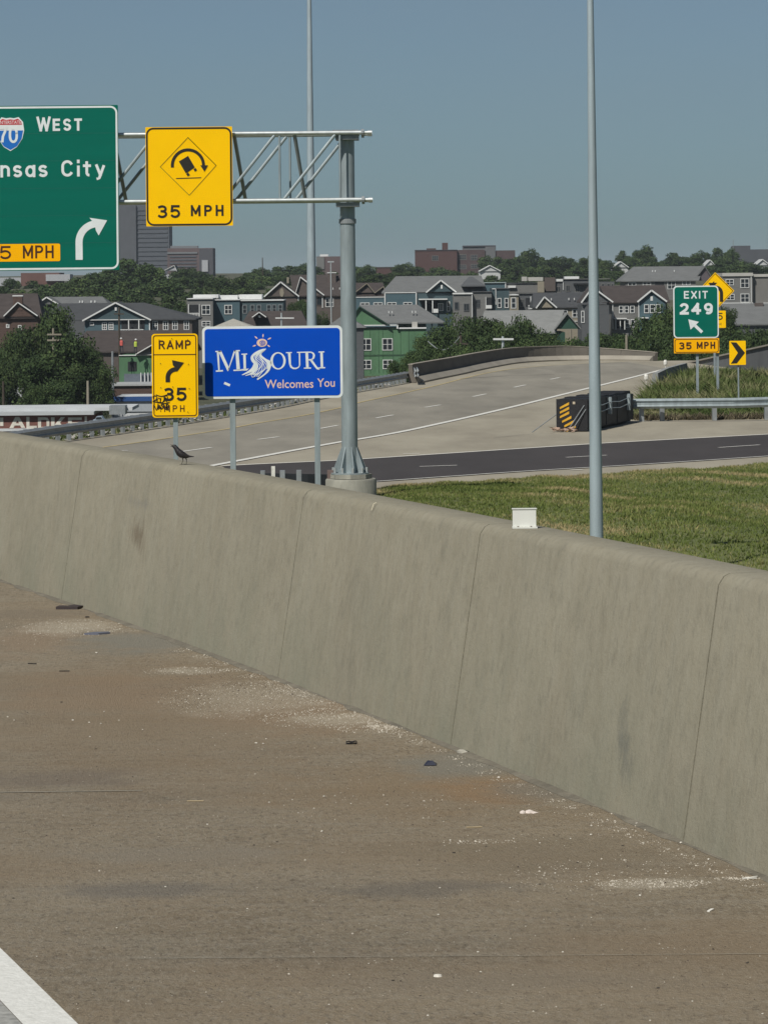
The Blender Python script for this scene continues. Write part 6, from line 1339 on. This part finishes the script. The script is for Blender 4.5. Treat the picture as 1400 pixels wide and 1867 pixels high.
for (px, yt, w, Y) in ((1210, 556, 70, 340), (1190, 575, 80, 320), (1225, 590, 80, 310), (1130, 602, 70, 320), (1160, 608, 80, 300), (1105, 605, 60, 310), (1200, 612, 90, 280), (1240, 605, 80, 300), (1325, 560, 40, 330), (1320, 590, 70, 320), (1355, 595, 60, 330), (1385, 592, 70, 330), (1290, 612, 80, 290), (1345, 612, 80, 290), (1400, 606, 80, 290), (1170, 630, 60, 260), (1125, 622, 60, 275), (1225, 632, 60, 255), (1270, 632, 60, 250), (1310, 632, 60, 250)):
    tree(px, yt, w, Y, 'dark leafy tree in the belt behind the EXIT 249 sign', G9, True)
# weeds on the gore behind the right guardrail
N = 15000
wx = rng.uniform(7.6, 24, N); wyy = rng.uniform(0, 1, N)
y0w = 113.2+.35*(wx-8.5)*.2; y1w = 122+np.clip((wx-8.5)*6, 0, 42); wy_ = y0w+(y1w-y0w)*wyy**1.3
keep = (wx/wy_*F+700 > 1155+ (wy_-113)*1.6*rng.uniform(.4, 1, N)); wx, wy_ = wx[keep], wy_[keep]
hh = (.55+.35*np.sin(wx*1.9+wy_*.7)+.2*np.sin(wx*.6))*np.clip((wy_-112)/6, .45, 1)
blades('tall_weeds', wx, wy_, np.full(len(wx), LV), np.clip(hh*.7, .15, .7)*rng.uniform(.35, 1.15, len(wx)), .04, weedm, .5+.3*np.sin(wx*1.1-wy_*.4)+.3*np.sin(wx*3.1+wy_), 9, .8)
tag(sheet('weedy_ground', [(7.8, 113.6), (26, 113.2), (34, 170), (15.5, 176), (10.2, 126)], LV+.02, mat('weedy_soil', (.05, .055, .025), 1, 0, .3, .7, col2=(.12, .11, .06))), kind='structure')
# dry litter and dark debris under the right guardrail
N = 2600; wx = rng.uniform(8.6, 22, N); wy_ = 112.9+rng.uniform(-.25, .5, N)
blades('dry_verge_growth', wx, wy_, np.full(len(wx), LV), rng.uniform(.05, .28, N), .03, foliage_mat('dry_stems', (.05, .045, .03), (.10, .085, .055), (.2, .17, .11)), rng.uniform(0, 1, N), 3, .6)
# greenery and rubble on the bank left of the guardrail
N = 2200; t = rng.uniform(.12, 1, N); P0 = np.array([[p.x, p.y] for p in gl]); idx = t*(len(gl)-1); i0 = idx.astype(int).clip(0, len(gl)-2); fr = (idx-i0)[:, None]; B = P0[i0]*(1-fr)+P0[i0+1]*fr; B[:, 0] -= rng.uniform(.3, .9, N)
blades('bank_weeds', B[:, 0], B[:, 1]+rng.uniform(-.3, .3, N), np.full(N, LV), rng.uniform(.05, .28, N), .03, weedm, rng.uniform(.1, .7, N), 3, .4)

# --------------------------------------------------------------- each tree's own label: its place among the trees of its group
ORD = 'leftmost second third fourth fifth sixth seventh eighth ninth tenth eleventh twelfth thirteenth fourteenth fifteenth sixteenth seventeenth eighteenth nineteenth twentieth'.split()
def ordinal(i):
    tens = {20: 'twenty', 30: 'thirty', 40: 'forty', 50: 'fifty'}
    names = ['first']+ORD[1:]
    if i < 20: return names[i]
    t, u = divmod(i+1, 10); return tens[t*10]+'-'+names[u-1] if u else tens[t*10][:-1]+'ieth'
byg = {}
for o in C.objects:
    if o.parent is None and o.get('category') == 'tree' and o.get('group'): byg.setdefault(o['group'], []).append(o)
for g, L in byg.items():
    L.sort(key=lambda o: o.location.x/o.location.y); hs_ = sorted(o.children[0].scale.x for o in L); med = hs_[len(hs_)//2]
    short = g.replace('dark trees at the left below the hill', 'trees left of the RAMP sign').replace('trees on the hill under the green overhead sign', 'hill trees under the green overhead sign').replace('trees between the far brick complex and the brown gabled house', 'hillside trees behind the townhouses').replace('dark flat-topped trees on the skyline beside the tall grey pole', 'skyline trees left of the grey pole').replace('skyline trees at the right of the light pole', 'skyline trees right of the light pole').replace('trees between the gantry column and the brick school', 'ridge trees left of the brick school')
    for i, o in enumerate(L):
        o['label'] = '%s tree, %s from the left of the %s' % ('broad dark' if o.children[0].scale.x >= med else 'narrow dark', ordinal(i), short)

# --------------------------------------------------------------- summer haze in the air
hz = bpy.data.materials.new('summer_haze'); hz.use_nodes = True; t = hz.node_tree; t.nodes.clear()
o_ = t.nodes.new('ShaderNodeOutputMaterial'); pv = t.nodes.new('ShaderNodeVolumePrincipled'); pv.inputs['Color'].default_value = (.80, .90, 1, 1); pv.inputs['Density'].default_value = .00008; pv.inputs['Anisotropy'].default_value = .0
t.links.new(pv.outputs[0], o_.inputs['Volume'])
tag(MB().box((-6100, -3100, -30), (6100, 9100, 52)).build('haze', hz), kind='stuff')
